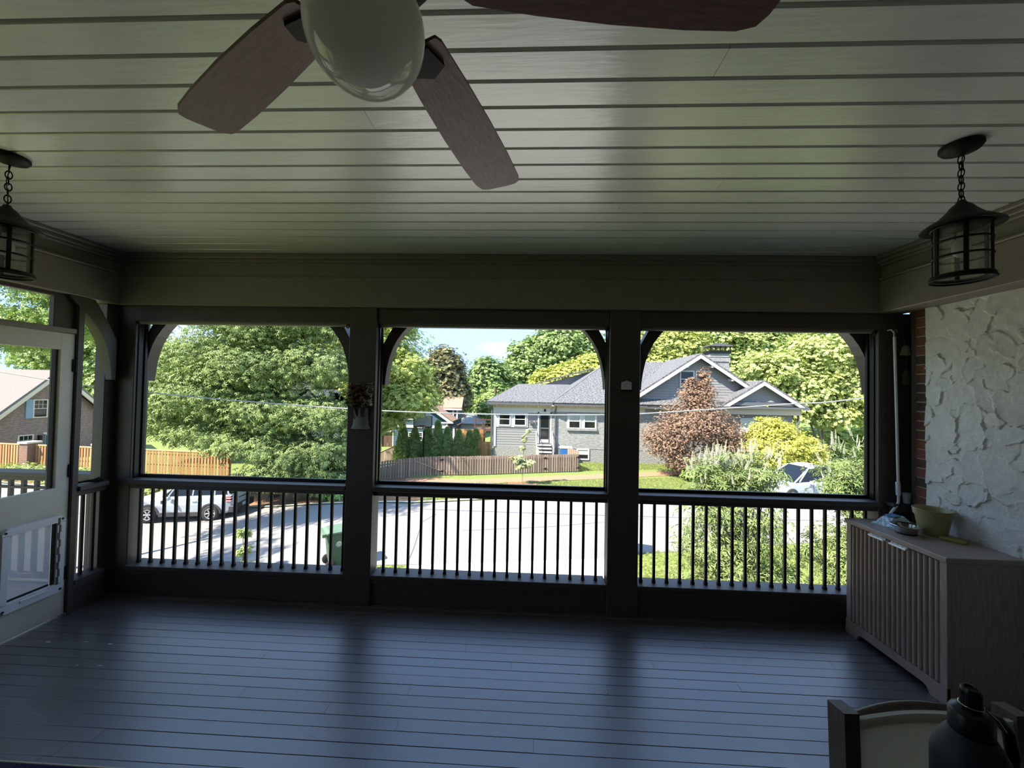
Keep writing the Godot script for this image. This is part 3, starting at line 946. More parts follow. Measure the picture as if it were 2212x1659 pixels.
# ------------------------------------------------------------------ furniture
func furniture() -> void:
	# slatted cabinet against the stucco
	var c := thing("slatted_cabinet", "low grey-brown wooden cabinet with vertical fluted doors against the stucco wall", "cabinet", V(2.335, 0, -2.615))
	var body := MB.new()
	body.bx(V(0.02, 0.10, -0.33), V(0.41, 0.78, -0.31), 0.001).bx(V(0.02, 0.10, 0.32), V(0.41, 0.78, 0.34), 0.001).bx(V(0.39, 0.1, -0.33), V(0.41, 0.78, 0.33)).bx(V(0.02, 0.13, -0.33), V(0.4, 0.15, 0.33)).bx(V(0.03, 0.75, -0.33), V(0.4, 0.78, 0.33))
	put(body, "carcass", M.cab_up, c)
	put(MB.new().bx(V(-0.012, 0.78, -0.343), V(0.415, 0.81, 0.352), 0.003), "top", M.cab_top, c)
	put(MB.new().bx(V(-0.002, 0.0, -0.335), V(0.025, 0.78, -0.296), 0.002), "stile", M.cab_up, c)
	put(MB.new().bx(V(-0.002, 0.0, 0.305), V(0.025, 0.78, 0.345), 0.002).bx(V(0.02, 0.0, 0.335), V(0.41, 0.78, 0.345), 0.001), "stile", M.cab_up, c)
	put(MB.new().bx(V(0.37, 0.0, -0.335), V(0.41, 0.12, -0.30)), "foot", M.cab_up, c)
	put(MB.new().bx(V(0.37, 0, 0.30), V(0.41, 0.12, 0.334)), "foot", M.cab_up, c)
	var sk := PackedVector2Array([Vector2(-0.335, 0.0), Vector2(-0.245, 0.0)])
	for q in [[-0.235, 0.012], [-0.225, 0.03], [-0.205, 0.038], [0.215, 0.038], [0.235, 0.03], [0.245, 0.012], [0.255, 0.0], [0.345, 0.0], [0.345, 0.095], [-0.335, 0.095]]:
		sk.append(Vector2(q[0], q[1]))
	put(MB.new().prism(sk, V(-0.006, 0, 0), V(0, 0, 1), V(0, 1, 0), V(0.02, 0, 0)), "skirt", M.cab, c)
	# one fluted slat shared by both doors
	var sp := PackedVector2Array()
	for k in 9:
		var a := PI * k / 8.0
		sp.append(Vector2(cos(a) * 0.0118, -sin(a) * 0.0135))
	var slat := MB.new().prism(sp, V(0, 0.10, 0), V(0, 0, 1), V(1, 0, 0), V(0, 0.672, 0)).mesh()
	for s in 2:
		var z0 := -0.294 if s == 0 else 0.007
		var d := put(MB.new().bx(V(0.008, 0.098, z0), V(0.022, 0.776, z0 + 0.298)), "door", M.cab_up, c)
		for k in 9:
			var sl := put(slat, "slat", M.cab_up, d)
			sl.position = V(0.009, 0, z0 + 0.0165 + 0.0331 * k)
		var hz := -0.14 if s == 0 else 0.01
		put(MB.new().bx(V(-0.019, 0.757, hz), V(-0.001, 0.768, hz + 0.115), 0.002).bx(V(-0.003, 0.757, hz), V(0.01, 0.776, hz + 0.115), 0.001), "handle", M.painted_glint, d)

	# long table with a tiled top, its far edge just in view
	var t := thing("tiled_table", "dining table topped with glossy cobalt blue tiles and white grout", "table", V(-0.15, 0, -0.53))
	put(MB.new().bx(V(-1.6, 0.725, -0.384), V(1.6, 0.752, 0.384), 0.004), "tabletop", M.grout, t)
	put(MB.new().bx(V(-1.6, 0.7, -0.386), V(1.6, 0.7585, -0.381), 0.001).bx(V(-1.6, 0.7, 0.374), V(1.6, 0.7595, 0.386), 0.003).bx(V(-1.606, 0.7, -0.386), V(-1.594, 0.7595, 0.386), 0.003).bx(V(1.594, 0.7, -0.386), V(1.606, 0.7595, 0.386), 0.003), "rim", M.grout, t)
	var tile := MB.new().box(Vector3.ZERO, V(0.1035, 0.008, 0.1035), 0.0015).mesh()
	for i in 30:
		for j in 7:
			put(tile, "tile", M.blue_tile, t).position = V(-1.5395 + 0.1062 * i, 0.755, -0.3285 + 0.1062 * j)
	for sx in [-1.0, 1.0]:
		for sz in [-1.0, 1.0]:
			put(MB.new().bx(V(1.5 * sx - 0.03, 0, 0.31 * sz - 0.03), V(1.5 * sx + 0.03, 0.726, 0.31 * sz + 0.03), 0.004), "leg", M.chair_wood, t)

	# chair pushed up to the table, its back towards the railing
	var ch := thing("dining_chair", "dark wooden chair with a pale grey sling back pushed up to the tiled table", "chair", V(1.0, 0, -0.80), 0.05)
	for s in [-1.0, 1.0]:
		var q := PackedVector2Array([Vector2(-0.215, 0.0), Vector2(-0.172, 0.0), Vector2(-0.165, 0.45), Vector2(-0.185, 0.93), Vector2(-0.235, 0.925), Vector2(-0.213, 0.45)])
		put(MB.new().prism(q, V(s * 0.207 - 0.018, 0, 0), V(0, 0, 1), V(0, 1, 0), V(0.036, 0, 0)), "back_post", M.chair_wood, ch)
		put(MB.new().bx(V(s * 0.205 - 0.02, 0, 0.20), V(s * 0.205 + 0.02, 0.43, 0.24), 0.003), "leg", M.chair_wood, ch)
		put(MB.new().bx(V(s * 0.205 - 0.015, 0.38, -0.18), V(s * 0.205 + 0.015, 0.43, 0.22), 0.003), "seat_rail", M.chair_wood, ch)
	put(MB.new().bx(V(-0.22, 0.43, -0.19), V(0.22, 0.455, 0.25), 0.008), "seat", M.sling, ch)
	# top rail bows out behind the sling
	var tr := MB.new()
	var last := V(-0.19, 0.90, -0.21)
	for k in range(1, 13):
		var u := k / 12.0
		var p := V(-0.19 + 0.38 * u, 0.90 + 0.006 * sin(PI * u), -0.21 - 0.035 * sin(PI * u))
		tr.tube([last, p], [0.010], 8, false)
		last = p
	put(tr, "top_rail", M.chair_wood, ch)
	var sg := MB.new()
	for k in 12:
		var u0 := k / 12.0
		var u1 := (k + 1) / 12.0
		var F := func(u: float, y: float) -> Vector3: return V(-0.185 + 0.37 * u, y, -0.172 - 0.045 * (y - 0.5) - 0.022 * sin(PI * u))
		sg.quad(F.call(u0, 0.5), F.call(u1, 0.5), F.call(u1, 0.915), F.call(u0, 0.915))
		var bk := V(0, 0, -0.006)
		sg.quad(F.call(u1, 0.5) + bk, F.call(u0, 0.5) + bk, F.call(u0, 0.915) + bk, F.call(u1, 0.915) + bk)
		sg.quad(F.call(u0, 0.915), F.call(u1, 0.915), F.call(u1, 0.915) + bk, F.call(u0, 0.915) + bk)
	put(sg, "sling", M.sling, ch)
	var hem := MB.new()
	for k in 12:
		var u0 := k / 12.0
		var u1 := (k + 1) / 12.0
		var F := func(u: float, y: float) -> Vector3: return V(-0.185 + 0.37 * u, y, -0.169 - 0.045 * (y - 0.5) - 0.022 * sin(PI * u))
		hem.quad(F.call(u0, 0.892), F.call(u1, 0.892), F.call(u1, 0.917), F.call(u0, 0.917))
	put(hem, "hem", M.sling, ch)

	# insulated bottle on the table
	var b := thing("water_bottle", "dark blue insulated bottle with a strapped screw lid on the tiled table", "bottle", V(0.893, 0.7595, -0.825))
	put(MB.new().lathe([Vector2(0, 0), Vector2(0.054, 0), Vector2(0.058, 0.006), Vector2(0.058, 0.205), Vector2(0.055, 0.222), Vector2(0.044, 0.246), Vector2(0.033, 0.264), Vector2(0, 0.264)], 40), "body", M.bottle, b)
	put(MB.new().lathe([Vector2(0, 0.262), Vector2(0.031, 0.262), Vector2(0.0325, 0.268), Vector2(0.0325, 0.298), Vector2(0.029, 0.306), Vector2(0.018, 0.309), Vector2(0, 0.309)], 36), "lid", M.bottle_lid, b)
	var cap := put(MB.new().lathe([Vector2(0.014, 0.307), Vector2(0.0152, 0.312), Vector2(0.0152, 0.345), Vector2(0.0137, 0.3495), Vector2(0.010, 0.35), Vector2(0.009, 0.347), Vector2(0, 0.347)], 28), "cap", M.bottle_lid, b)
	var rib := MB.new()
	for k in 28:
		var a := TAU * k / 28
		rib.box(V(cos(a) * 0.0152, 0.3285, sin(a) * 0.0152), V(0.0016, 0.028, 0.002), 0.0, Basis(Vector3.UP, -a))
	put(rib, "grip", M.bottle_lid, cap)
	put(MB.new().torus(V(0, 0.316, 0), Vector3.UP, 0.0172, 0.0015, 28, 6).tube([V(0.012, 0.317, 0.013), V(0.026, 0.303, 0.022), V(0.036, 0.285, 0.026)], [0.002], 8), "strap", M.steel, b)
	put(MB.new().tube([V(0.028, 0.296, 0.0), V(0.05, 0.289, 0.0), V(0.07, 0.268, 0.0), V(0.078, 0.225, 0.0), V(0.072, 0.185, 0.0), V(0.057, 0.168, 0.0)], [0.010, 0.010, 0.010, 0.011, 0.010, 0.009], 12), "handle", M.bottle_lid, b)
	put(MB.new().torus(V(0.05, 0.215, 0.052), V(0.7, 0, 0.7).normalized(), 0.028, 0.0045, 24, 8, V(1, 1.3, 1)), "carry_loop", M.bottle_lid, b)

# ------------------------------------------------------------------ small things
func small_things() -> void:
	# on the cabinet
	var pot := thing("plant_pot", "empty olive green plastic plant pot on the slatted cabinet", "pot", V(2.642, 0.81, -2.655))
	put(MB.new().lathe([Vector2(0, 0.0), Vector2(0.064, 0), Vector2(0.066, 0.004), Vector2(0.086, 0.122), Vector2(0.093, 0.124), Vector2(0.097, 0.158), Vector2(0.099, 0.162), Vector2(0.097, 0.165), Vector2(0.093, 0.162), Vector2(0.082, 0.12), Vector2(0.062, 0.008), Vector2(0, 0.006)], 44), "shell", col(Color(0.60, 0.565, 0.37), 0.4), pot)
	var bowl := thing("pet_bowl", "stainless steel pet bowl with a flared rim beside the olive pot", "bowl", V(2.475, 0.81, -2.655))
	put(MB.new().lathe([Vector2(0, 0.001), Vector2(0.047, 0.001), Vector2(0.05, 0.004), Vector2(0.060, 0.046), Vector2(0.077, 0.052), Vector2(0.079, 0.054), Vector2(0.077, 0.056), Vector2(0.058, 0.053), Vector2(0.048, 0.012), Vector2(0.0, 0.009)], 44), "dish", M.steel, bowl)
	put(MB.new().torus(V(0, 0.003, 0), Vector3.UP, 0.05, 0.003, 36, 6), "foot_ring", M.black_rubber, bowl)
	# soft pack of wipes, crumpled at the ends
	var wp := thing("wipes_packet", "crumpled white and teal packet of wipes on the cabinet behind the bowl", "packet", V(2.545, 0.8105, -2.825), 0.42)
	wp.scale = V(1.3, 1.3, 1.3)
	var pk := MB.new()
	var nx := 16
	var ny := 8
	var F := func(i: int, j: int) -> Vector3:
		var u := i / float(nx)
		var w := j / float(ny)
		var edge := smoothstep(0.0, 0.18, u) * smoothstep(0.0, 0.18, 1.0 - u) * smoothstep(0.0, 0.25, w) * smoothstep(0.0, 0.25, 1.0 - w)
		return V(-0.09 + 0.18 * u, maxf(0.002, 0.007 + 0.036 * edge + 0.004 * sin(u * 21.0 + w * 9.0) * (1.0 - edge) + 0.003 * sin(u * 37.0) * sin(w * 17.0)), -0.05 + 0.10 * w)
	for i in nx:
		for j in ny:
			pk.quad(F.call(i, j + 1), F.call(i + 1, j + 1), F.call(i + 1, j), F.call(i, j))
	for i in nx:
		pk.quad(F.call(i, 0) * V(1, 0, 1), F.call(i + 1, 0) * V(1, 0, 1), F.call(i + 1, 0), F.call(i, 0))
		pk.quad(F.call(i + 1, ny) * V(1, 0, 1), F.call(i, ny) * V(1, 0, 1), F.call(i, ny), F.call(i + 1, ny))
	for j in ny:
		pk.quad(F.call(0, j + 1) * V(1, 0, 1), F.call(0, j) * V(1, 0, 1), F.call(0, j), F.call(0, j + 1))
		pk.quad(F.call(nx, j) * V(1, 0, 1), F.call(nx, j + 1) * V(1, 0, 1), F.call(nx, j + 1), F.call(nx, j))
	var film := tex([[0.0, Color(0.85, 0.88, 0.90)], [0.52, Color(0.84, 0.87, 0.88)], [0.56, Color(0.30, 0.55, 0.60)], [0.64, Color(0.35, 0.58, 0.64)], [0.68, Color(0.86, 0.89, 0.90)], [1.0, Color(0.80, 0.84, 0.86)]], 0.25, V(5, 5, 3), 0.03, 50, 3, 0.0, false)
	put(pk, "wrapper", film, wp)
	put(MB.new().box(V(0.0, 0.05, 0), V(0.07, 0.004, 0.045), 0.0018, Basis(V(1, 0, 0), 0.06)), "flap_label", col(Color(0.36, 0.55, 0.66), 0.3), wp)
	var sp := put(MB.new().box(V(0, 0.008, 0), V(0.075, 0.016, 0.115), 0.003), "sponge", tex(two(Color(0.50, 0.48, 0.22), Color(0.62, 0.60, 0.30)), 0.95, V(12, 12, 12), 0.08, 51, 3, 0.5, false))
	sp.position = V(2.645, 0.81, -2.535)
	sp.rotation.y = 0.55
	tag(sp, "flat mustard yellow sponge on the cabinet in front of the olive pot", "sponge")
	# on the ledge in the corner
	var cup := put(MB.new().lathe([Vector2(0, 0), Vector2(0.018, 0), Vector2(0.0195, 0.003), Vector2(0.025, 0.073), Vector2(0.026, 0.075), Vector2(0.0235, 0.074), Vector2(0.018, 0.006), Vector2(0, 0.005)], 28), "cup", col(Color(0.72, 0.73, 0.72), 0.6))
	cup.position = V(2.775, 0.925, -2.972)
	tag(cup, "tiny pale cup on the corner ledge beside the brick edge", "cup")
	# hanging bell with a paper tag
	var bell := thing("hanging_bell", "small pale bell with a tag hanging on the dark corner post", "bell", V(2.79, 1.78, -2.995))
	put(MB.new().lathe([Vector2(0, 0.305), Vector2(0.012, 0.302), Vector2(0.023, 0.285), Vector2(0.028, 0.255), Vector2(0.033, 0.232), Vector2(0.035, 0.228), Vector2(0.031, 0.229), Vector2(0.024, 0.26), Vector2(0, 0.298)], 24), "bell_cup", col(Color(0.55, 0.52, 0.45), 0.6), bell)
	put(MB.new().tube([V(0, 0.36, -0.02), V(0, 0.30, 0), V(0, 0.11, 0)], [0.0015], 5), "cord", M.trim, bell)
	put(MB.new().prism(PackedVector2Array([Vector2(-0.024, 0.0), Vector2(0.024, 0.002), Vector2(0.024, 0.075), Vector2(0.006, 0.115), Vector2(-0.006, 0.115), Vector2(-0.024, 0.075)]), V(0, 0.01, 0), Vector3.RIGHT, Vector3.UP, V(0, 0, 0.002)), "tag", M.trim, bell)
	# crank pole of the shade
	var cp := thing("crank_pole", "long white crank pole of the roller shade hanging against the corner post", "pole", V(2.69, 0.0, -2.96))
	put(MB.new().tube([V(-0.012, 2.14, 0), V(0.0, 1.6, 0.002), V(0.012, 0.99, 0.004)], [0.0085], 14), "rod", M.white_plastic, cp)
	put(MB.new().tube([V(0.009, 1.08, 0.003), V(0.012, 0.985, 0.004)], [0.014], 14), "sleeve", M.white_plastic, cp)
	put(MB.new().tube([V(0.012, 0.99, 0.004), V(0.012, 0.94, 0.004), V(0.002, 0.915, 0.006), V(-0.03, 0.882, 0.012), V(-0.06, 0.855, 0.02)], [0.0085], 14), "crank", M.white_plastic, cp)
	put(MB.new().tube([V(-0.012, 2.13, 0), V(-0.014, 2.17, 0.0), V(-0.026, 2.195, -0.01), V(-0.035, 2.19, -0.03)], [0.006], 10).torus(V(-0.005, 2.18, 0.0), V(0.3, 0, 1).normalized(), 0.014, 0.003, 14, 6), "hook", M.metal_track, cp)
	# white sensor housing
	var se := thing("sensor_box", "small white house-shaped plastic box on the middle of a dark post", "box", V(0.745, 1.714, -3.0))
	put(MB.new().prism(PackedVector2Array([Vector2(-0.036, 0.0), Vector2(0.036, 0.0), Vector2(0.036, 0.055), Vector2(0.0, 0.068), Vector2(-0.036, 0.055)]), V(0, 0, 0), Vector3.RIGHT, Vector3.UP, V(0, 0, 0.028)), "housing", M.white_plastic, se)
	put(MB.new().bx(V(-0.044, -0.006, 0.0), V(0.044, 0.0, 0.034), 0.001), "base_lip", M.black_rubber, se)
	put(MB.new().box(V(0, 0.03, 0.0285), V(0.045, 0.028, 0.002), 0.0008), "cover", M.white_plastic, se)
	# screw heads in a row on the other post
	for x in [-1.369, -1.31, -1.266, -1.233]:
		var sc := put(MB.new().lathe([Vector2(0, 0.004), Vector2(0.003, 0.0035), Vector2(0.0045, 0.001), Vector2(0.0045, 0)], 10), "screw", M.metal_track)
		sc.position = V(x, 1.195, -3.0)
		sc.rotation.x = PI / 2
		tag(sc, "bare screw head in a row on the post with the flower pocket", "screw", "screws on the post")
	# dried flowers in a white wall pocket
	var wpk := thing("wall_pocket_vase", "white ribbed wall pocket vase hung on the dark post", "vase", V(-1.303, 1.37, -3.0))
	var vz := MB.new()
	var ribs := 26
	for k in ribs:
		var a0 := PI * k / ribs
		var a1 := PI * (k + 1) / ribs
		for q in [[0.078, 0.0, 0.064, 0.03], [0.064, 0.03, 0.059, 0.09], [0.059, 0.09, 0.058, 0.165]]:
			var e0 := 1.0 + 0.012 * (k % 2)
			var e1 := 1.0 + 0.012 * ((k + 1) % 2)
			vz.quad(V(cos(a1) * q[0] * e1, q[1], sin(a1) * q[0] * 0.55 * e1), V(cos(a0) * q[0] * e0, q[1], sin(a0) * q[0] * 0.55 * e0), V(cos(a0) * q[2] * e0, q[3], sin(a0) * q[2] * 0.55 * e0), V(cos(a1) * q[2] * e1, q[3], sin(a1) * q[2] * 0.55 * e1))
		vz.tri(V(0, 0, 0), V(cos(a0) * 0.078, 0, sin(a0) * 0.043), V(cos(a1) * 0.078, 0, sin(a1) * 0.043))
	put(vz, "shell", col(Color(0.52, 0.52, 0.52), 0.5), wpk)
	put(MB.new().tube([V(-0.055, 0.155, 0.005), V(-0.08, 0.33, 0.004), V(0.0, 0.345, 0.01), V(0.10, 0.36, 0.005)], [0.0012], 5), "string", M.trim, wpk)
	var bq := thing("dried_bouquet", "bunch of dried beige and pink flowers standing in the white wall pocket", "flowers", V(-1.303, 1.50, -2.975))
	var stems := MB.new()
	var heads := []
	for k in 46:
		var hx := rr(-0.085, 0.10)
		var hy := rr(0.055, 0.21)
		if k < 4:
			hx = -0.10 - 0.03 * k
			hy = 0.08 + 0.015 * k
		var p := V(hx, hy, rr(0.0, 0.05))
		stems.tube([V(hx * 0.2, -0.06, 0.0), V(hx * 0.55, hy * 0.5, p.z * 0.6), p], [0.0016], 5)
		heads.append([p, k])
	put(stems, "stems", col(Color(0.24, 0.22, 0.15), 0.9), bq)
	var cols := [Color(0.72, 0.65, 0.53), Color(0.62, 0.50, 0.45), Color(0.76, 0.70, 0.60), Color(0.58, 0.46, 0.42)]
	for hh in heads:
		var hb := MB.new()
		var p: Vector3 = hh[0]
		var dark: bool = hh[1] < 4
		for q in 26:
			var dn := V(rr(-1, 1), rr(-0.6, 1), rr(-1, 1)).normalized()
			var s1 := dn.cross(Vector3.UP).normalized() * 0.009
			var tip := p + dn * rr(0.018, 0.031)
			hb.tri(p - s1, p + s1, tip + s1 * 0.7)
			hb.tri(p - s1, tip + s1 * 0.7, tip - s1 * 0.7)
		put(hb, "flower_head", col(Color(0.20, 0.23, 0.15) if dark else cols[hh[1] % 4], 0.95), bq)

# ------------------------------------------------------------------ ground outdoors
func sheet(near: Array, far: Array, off: float, nl := 4, nw := 4) -> MB:
	var f := MB.new()
	var A := func(line: Array, t: float) -> Vector2:
		var k := minf(t, 0.99999) * (line.size() - 1)
		var i := int(k)
		return (line[i] as Vector2).lerp(line[i + 1], k - i)
	var n := (near.size() - 1) * nl
	for i in n:
		for j in nw:
			var q: Array[Vector3] = []
			for e in [[i, j], [i + 1, j], [i + 1, j + 1], [i, j + 1]]:
				var t: float = e[0] / float(n)
				var p: Vector2 = (A.call(near, t) as Vector2).lerp(A.call(far, t), e[1] / float(nw))
				q.append(V(p.x, land(p.x, p.y) + off, p.y))
			f.quad(q[0], q[1], q[2], q[3])
	return f

func P2(a: Array) -> Array:
	var r := []
	for q in a:
		r.append(Vector2(q[0], q[1]))
	return r

func grass_tufts(parent: Node, area: Array, n: int, size: float, seed_: int) -> void:
	var g := RandomNumberGenerator.new()
	g.seed = seed_
	var f := MB.new()
	for k in 6:
		var a := TAU * k / 6.0 + 0.3 * (k % 2)
		var d := V(cos(a), 0, sin(a))
		var s := V(-sin(a), 0, cos(a)) * 0.06
		f.tri(d * 0.15 - s, d * 0.15 + s, d * (0.3 + 0.08 * (k % 3)) + V(0, 0.8 + 0.1 * (k % 3), 0))
	var xf := []
	var cs := []
	for i in n:
		var x := g.randf_range(area[0], area[1])
		var t := g.randf()
		var z0: float = lerpf(area[2], area[3], (x - area[0]) / (area[1] - area[0]))
		var z1: float = lerpf(area[4], area[5], (x - area[0]) / (area[1] - area[0]))
		var z := lerpf(z0, z1, t)
		var sc := size * g.randf_range(0.6, 1.3)
		xf.append(Transform3D(Basis(Vector3.UP, g.randf() * TAU).scaled(V(sc, sc, sc)), V(x, land(x, z), z)))
		cs.append(Color(0.15, 0.19, 0.05).lerp(Color(0.27, 0.30, 0.10), g.randf()))
	copies("grass_blades", parent, f.mesh(), M.leaf, xf, cs)

func outdoor_ground() -> void:
	var lawn := setting("lawn")
	var f := MB.new()
	var x := -75.0
	while x < 70.0:
		var st := 0.5 if x > -18.0 and x < -3.0 else 2.5
		f.quad(V(x, land(x, 0), -3.2), V(x + st, land(x + st, 0), -3.2), V(x + st, land(x + st, 0), -130.0), V(x, land(x, 0), -130.0))
		f.quad(V(x, land(x, 0), 40.0), V(x + st, land(x + st, 0), 40.0), V(x + st, land(x + st, 0), -3.2), V(x, land(x, 0), -3.2))
		x += st
	put(f, "turf", M.grass, lawn)
	grass_tufts(lawn, [2.75, 9.0, -6.5, -6.5, -12.3, -13.8], 9000, 0.075, 3)
	grass_tufts(lawn, [-7.5, -3.4, -6.5, -6.5, -10.5, -10.95], 4500, 0.075, 4)
	grass_tufts(lawn, [-4.6, 14.0, -17.3, -21.9, -20.6, -25.2], 9000, 0.09, 5)
	grass_tufts(lawn, [3.4, 10.0, -25.0, -26.7, -28.3, -28.3], 3000, 0.09, 6)
	# street
	var near := P2([[-60, -19.5], [-30, -14.6], [-16, -11.9], [-8, -10.85], [-5.4, -10.72], [-4.1, -10.94], [-1.1, -11.3], [2.4, -11.94], [3.4, -12.38], [4.9, -12.7], [12, -14.4], [30, -19], [60, -27]])
	var far := P2([[-60, -27.5], [-30, -22.6], [-16, -19.9], [-10.5, -18.4], [-7.5, -17.3], [-5, -16.95], [-2, -17.8], [2.0, -18.8], [3.7, -19.2], [6.0, -19.8], [13, -21.5], [30, -26.5], [60, -35]])
	wall(sheet(near, far, 0.012, 8, 4), "street", M.asphalt)
	# low kerb along the far side
	var kn := []
	var kf := []
	for p in far:
		kn.append(p)
		kf.append(p + Vector2(0, -0.16))
	wall(sheet(kn, kf, 0.07, 6, 1), "kerb", M.concrete)
	# driveway apron of pale concrete
	var dr := setting("driveway")
	put(sheet(P2([[-3.15, -10.42], [2.3, -11.4]]), P2([[-3.3, -10.99], [2.4, -11.95]]), 0.02, 8, 2), "gutter_slab", M.concrete, dr)
	put(sheet(P2([[-2.9, -5.0], [2.6, -5.0]]), P2([[-3.15, -10.40], [2.3, -11.38]]), 0.022, 8, 4), "slab", M.concrete, dr)
	# tar lines in the asphalt
	for q in [[[-3.6, -15.6], [-3.9, -14.6], [-3.7, -13.4], [-3.5, -12.2], [-3.4, -11.4]], [[-6.2, -13.8], [-2.0, -13.9], [1.0, -14.6], [4.8, -15.9]]]:
		var c := MB.new()
		for k in q.size() - 1:
			var a := V(q[k][0], land(q[k][0], 0) + 0.016, q[k][1])
			var b := V(q[k + 1][0], land(q[k + 1][0], 0) + 0.016, q[k + 1][1])
			var sd := (b - a).cross(Vector3.UP).normalized() * 0.012
			c.quad(a - sd, b - sd, b + sd, a + sd)
		wall(c, "street_crack", M.crack)
	# pine straw under the trees and the gravel walk
	wall(sheet(P2([[-60, -27.7], [-30, -22.8], [-16, -20.1], [-10.5, -18.6], [-7.5, -17.5], [-5, -17.15]]), P2([[-60, -33], [-38, -27], [-18, -25], [-10.5, -23.6], [-7.0, -22.6], [-3.6, -21.6]]), 0.014, 6, 4), "straw_bed", M.straw)
	wall(sheet(P2([[-6.5, -20.9], [-3.35, -20.56], [2.5, -22.4], [8.9, -24.5], [16, -27]]), P2([[-7, -22.4], [-3.55, -21.74], [2.2, -23.6], [9.4, -25.9], [16, -28.2]]), 0.02, 6, 2), "gravel_walk", M.path)
	wall(sheet(P2([[-1.0, -20.6], [0.55, -20.6]]), P2([[-1.0, -21.35], [0.55, -21.35]]), 0.05, 4, 2), "mulch_ring", M.straw)

# ------------------------------------------------------------------ houses
# a window facing the local z axis, centred on its sill; sub-parts are the panes
func window_at(parent: Node, at: Vector3, w: float, h: float, turn := Basis(), frame: Material = null, blind := false, grid := 0) -> MeshInstance3D:
	var fm: Material = frame if frame else M.white_trim
	var f := MB.new()
	var t := 0.09
	f.bx(V(-w / 2 - t, -t, 0), V(w / 2 + t, 0, 0.06)).bx(V(-w / 2 - t, h, 0), V(w / 2 + t, h + t, 0.06)).bx(V(-w / 2 - t, 0, 0), V(-w / 2, h, 0.06)).bx(V(w / 2, 0, 0), V(w / 2 + t, h, 0.06))
	f.bx(V(-w / 2, h * 0.5 - 0.025, 0), V(w / 2, h * 0.5 + 0.025, 0.05))
	for k in grid:
		var x := -w / 2 + w * (k + 1) / (grid + 1)
		f.bx(V(x - 0.012, h * 0.5, 0.0), V(x + 0.012, h, 0.045))
	if grid > 0:
		f.bx(V(-w / 2, h * 0.75 - 0.012, 0), V(w / 2, h * 0.75 + 0.012, 0.045))
	var o := put(f, "window", fm, parent)
	o.transform = Transform3D(turn, at)
	put(MB.new().bx(V(-w / 2, 0, 0), V(w / 2, h * 0.5 - 0.025, 0.025)), "pane", M.window_glass, o)
	put(MB.new().bx(V(-w / 2, h * 0.5 + 0.025, 0), V(w / 2, h, 0.02)), "pane", M.window_blind if blind else M.window_glass, o)
	return o

# lapped boards on the plane z = z0, inside the polygon given by its left and right x at each height
func laps(y0: float, y1: float, step: float, xl: Callable, xr: Callable, z0: float) -> MB:
	var f := MB.new()
	var y := y0
	while y < y1 - 0.01:
		var b := minf(y + step, y1)
		var a0: float = xl.call(y)
		var a1: float = xr.call(y)
		var b0: float = xl.call(b)
		var b1: float = xr.call(b)
		if a1 > a0:
			f.quad(V(a0, y, z0 + 0.025), V(a1, y, z0 + 0.025), V(b1, b, z0 + 0.004), V(b0, b, z0 + 0.004))
			f.quad(V(a0, y, z0), V(a1, y, z0), V(a1, y, z0 + 0.025), V(a0, y, z0 + 0.025))
		y = b
	return f

func slab(a: Vector3, b: Vector3, e: Vector3, d: Vector3, thick := 0.12) -> MB:
	var f := MB.new()
	var nn := (b - a).cross(e - a).normalized() * thick
	if nn.y < 0.0:
		nn = -nn
	f.quad(a + nn, b + nn, e + nn, d + nn)
	f.quad(d, e, b, a)
	f.quad(a, b, b + nn, a + nn); f.quad(b, e, e + nn, b + nn); f.quad(e, d, d + nn, e + nn); f.quad(d, a, a + nn, d + nn)
	return f

func houses() -> void:
	gray_house()
	blue_house()
	brick_house()
	# pale house glimpsed behind the big tree
	var w := thing("white_house", "white clapboard house glimpsed through the big dark tree", "house", V(-29, -4.65, -40))
	put(MB.new().bx(V(-5, 0, -7), V(6, 6.2, 0)), "body", M.white_trim, w)
	put(laps(0.4, 6.2, 0.18, func(_y): return -5.0, func(_y): return 6.0, 0.0), "siding", M.white_trim, w)
	put(slab(V(-5.6, 6.1, 0.6), V(6.6, 6.1, 0.6), V(6.6, 9.4, -3.5), V(-5.6, 9.4, -3.5)), "roof", M.roof, w)
	put(slab(V(-5.6, 6.1, -7.6), V(6.6, 6.1, -7.6), V(6.6, 9.4, -3.5), V(-5.6, 9.4, -3.5)), "roof", M.roof, w)
	for x in [-3.2, -0.8, 1.6, 4.2]:
		window_at(w, V(x, 3.9, 0.0), 0.9, 1.5, Basis(), null, false, 2)
		window_at(w, V(x, 1.0, 0.0), 0.9, 1.5, Basis(), null, false, 2)
	put(MB.new().bx(V(-4.6, 3.0, 0), V(2.0, 3.2, 2.2)).bx(V(-4.5, 0, 2.0), V(-4.35, 3.0, 2.15)).bx(V(-1.5, 0, 2.0), V(-1.35, 3.0, 2.15)).bx(V(1.8, 0, 2.0), V(1.95, 3.0, 2.15)), "porch", M.white_trim, w)

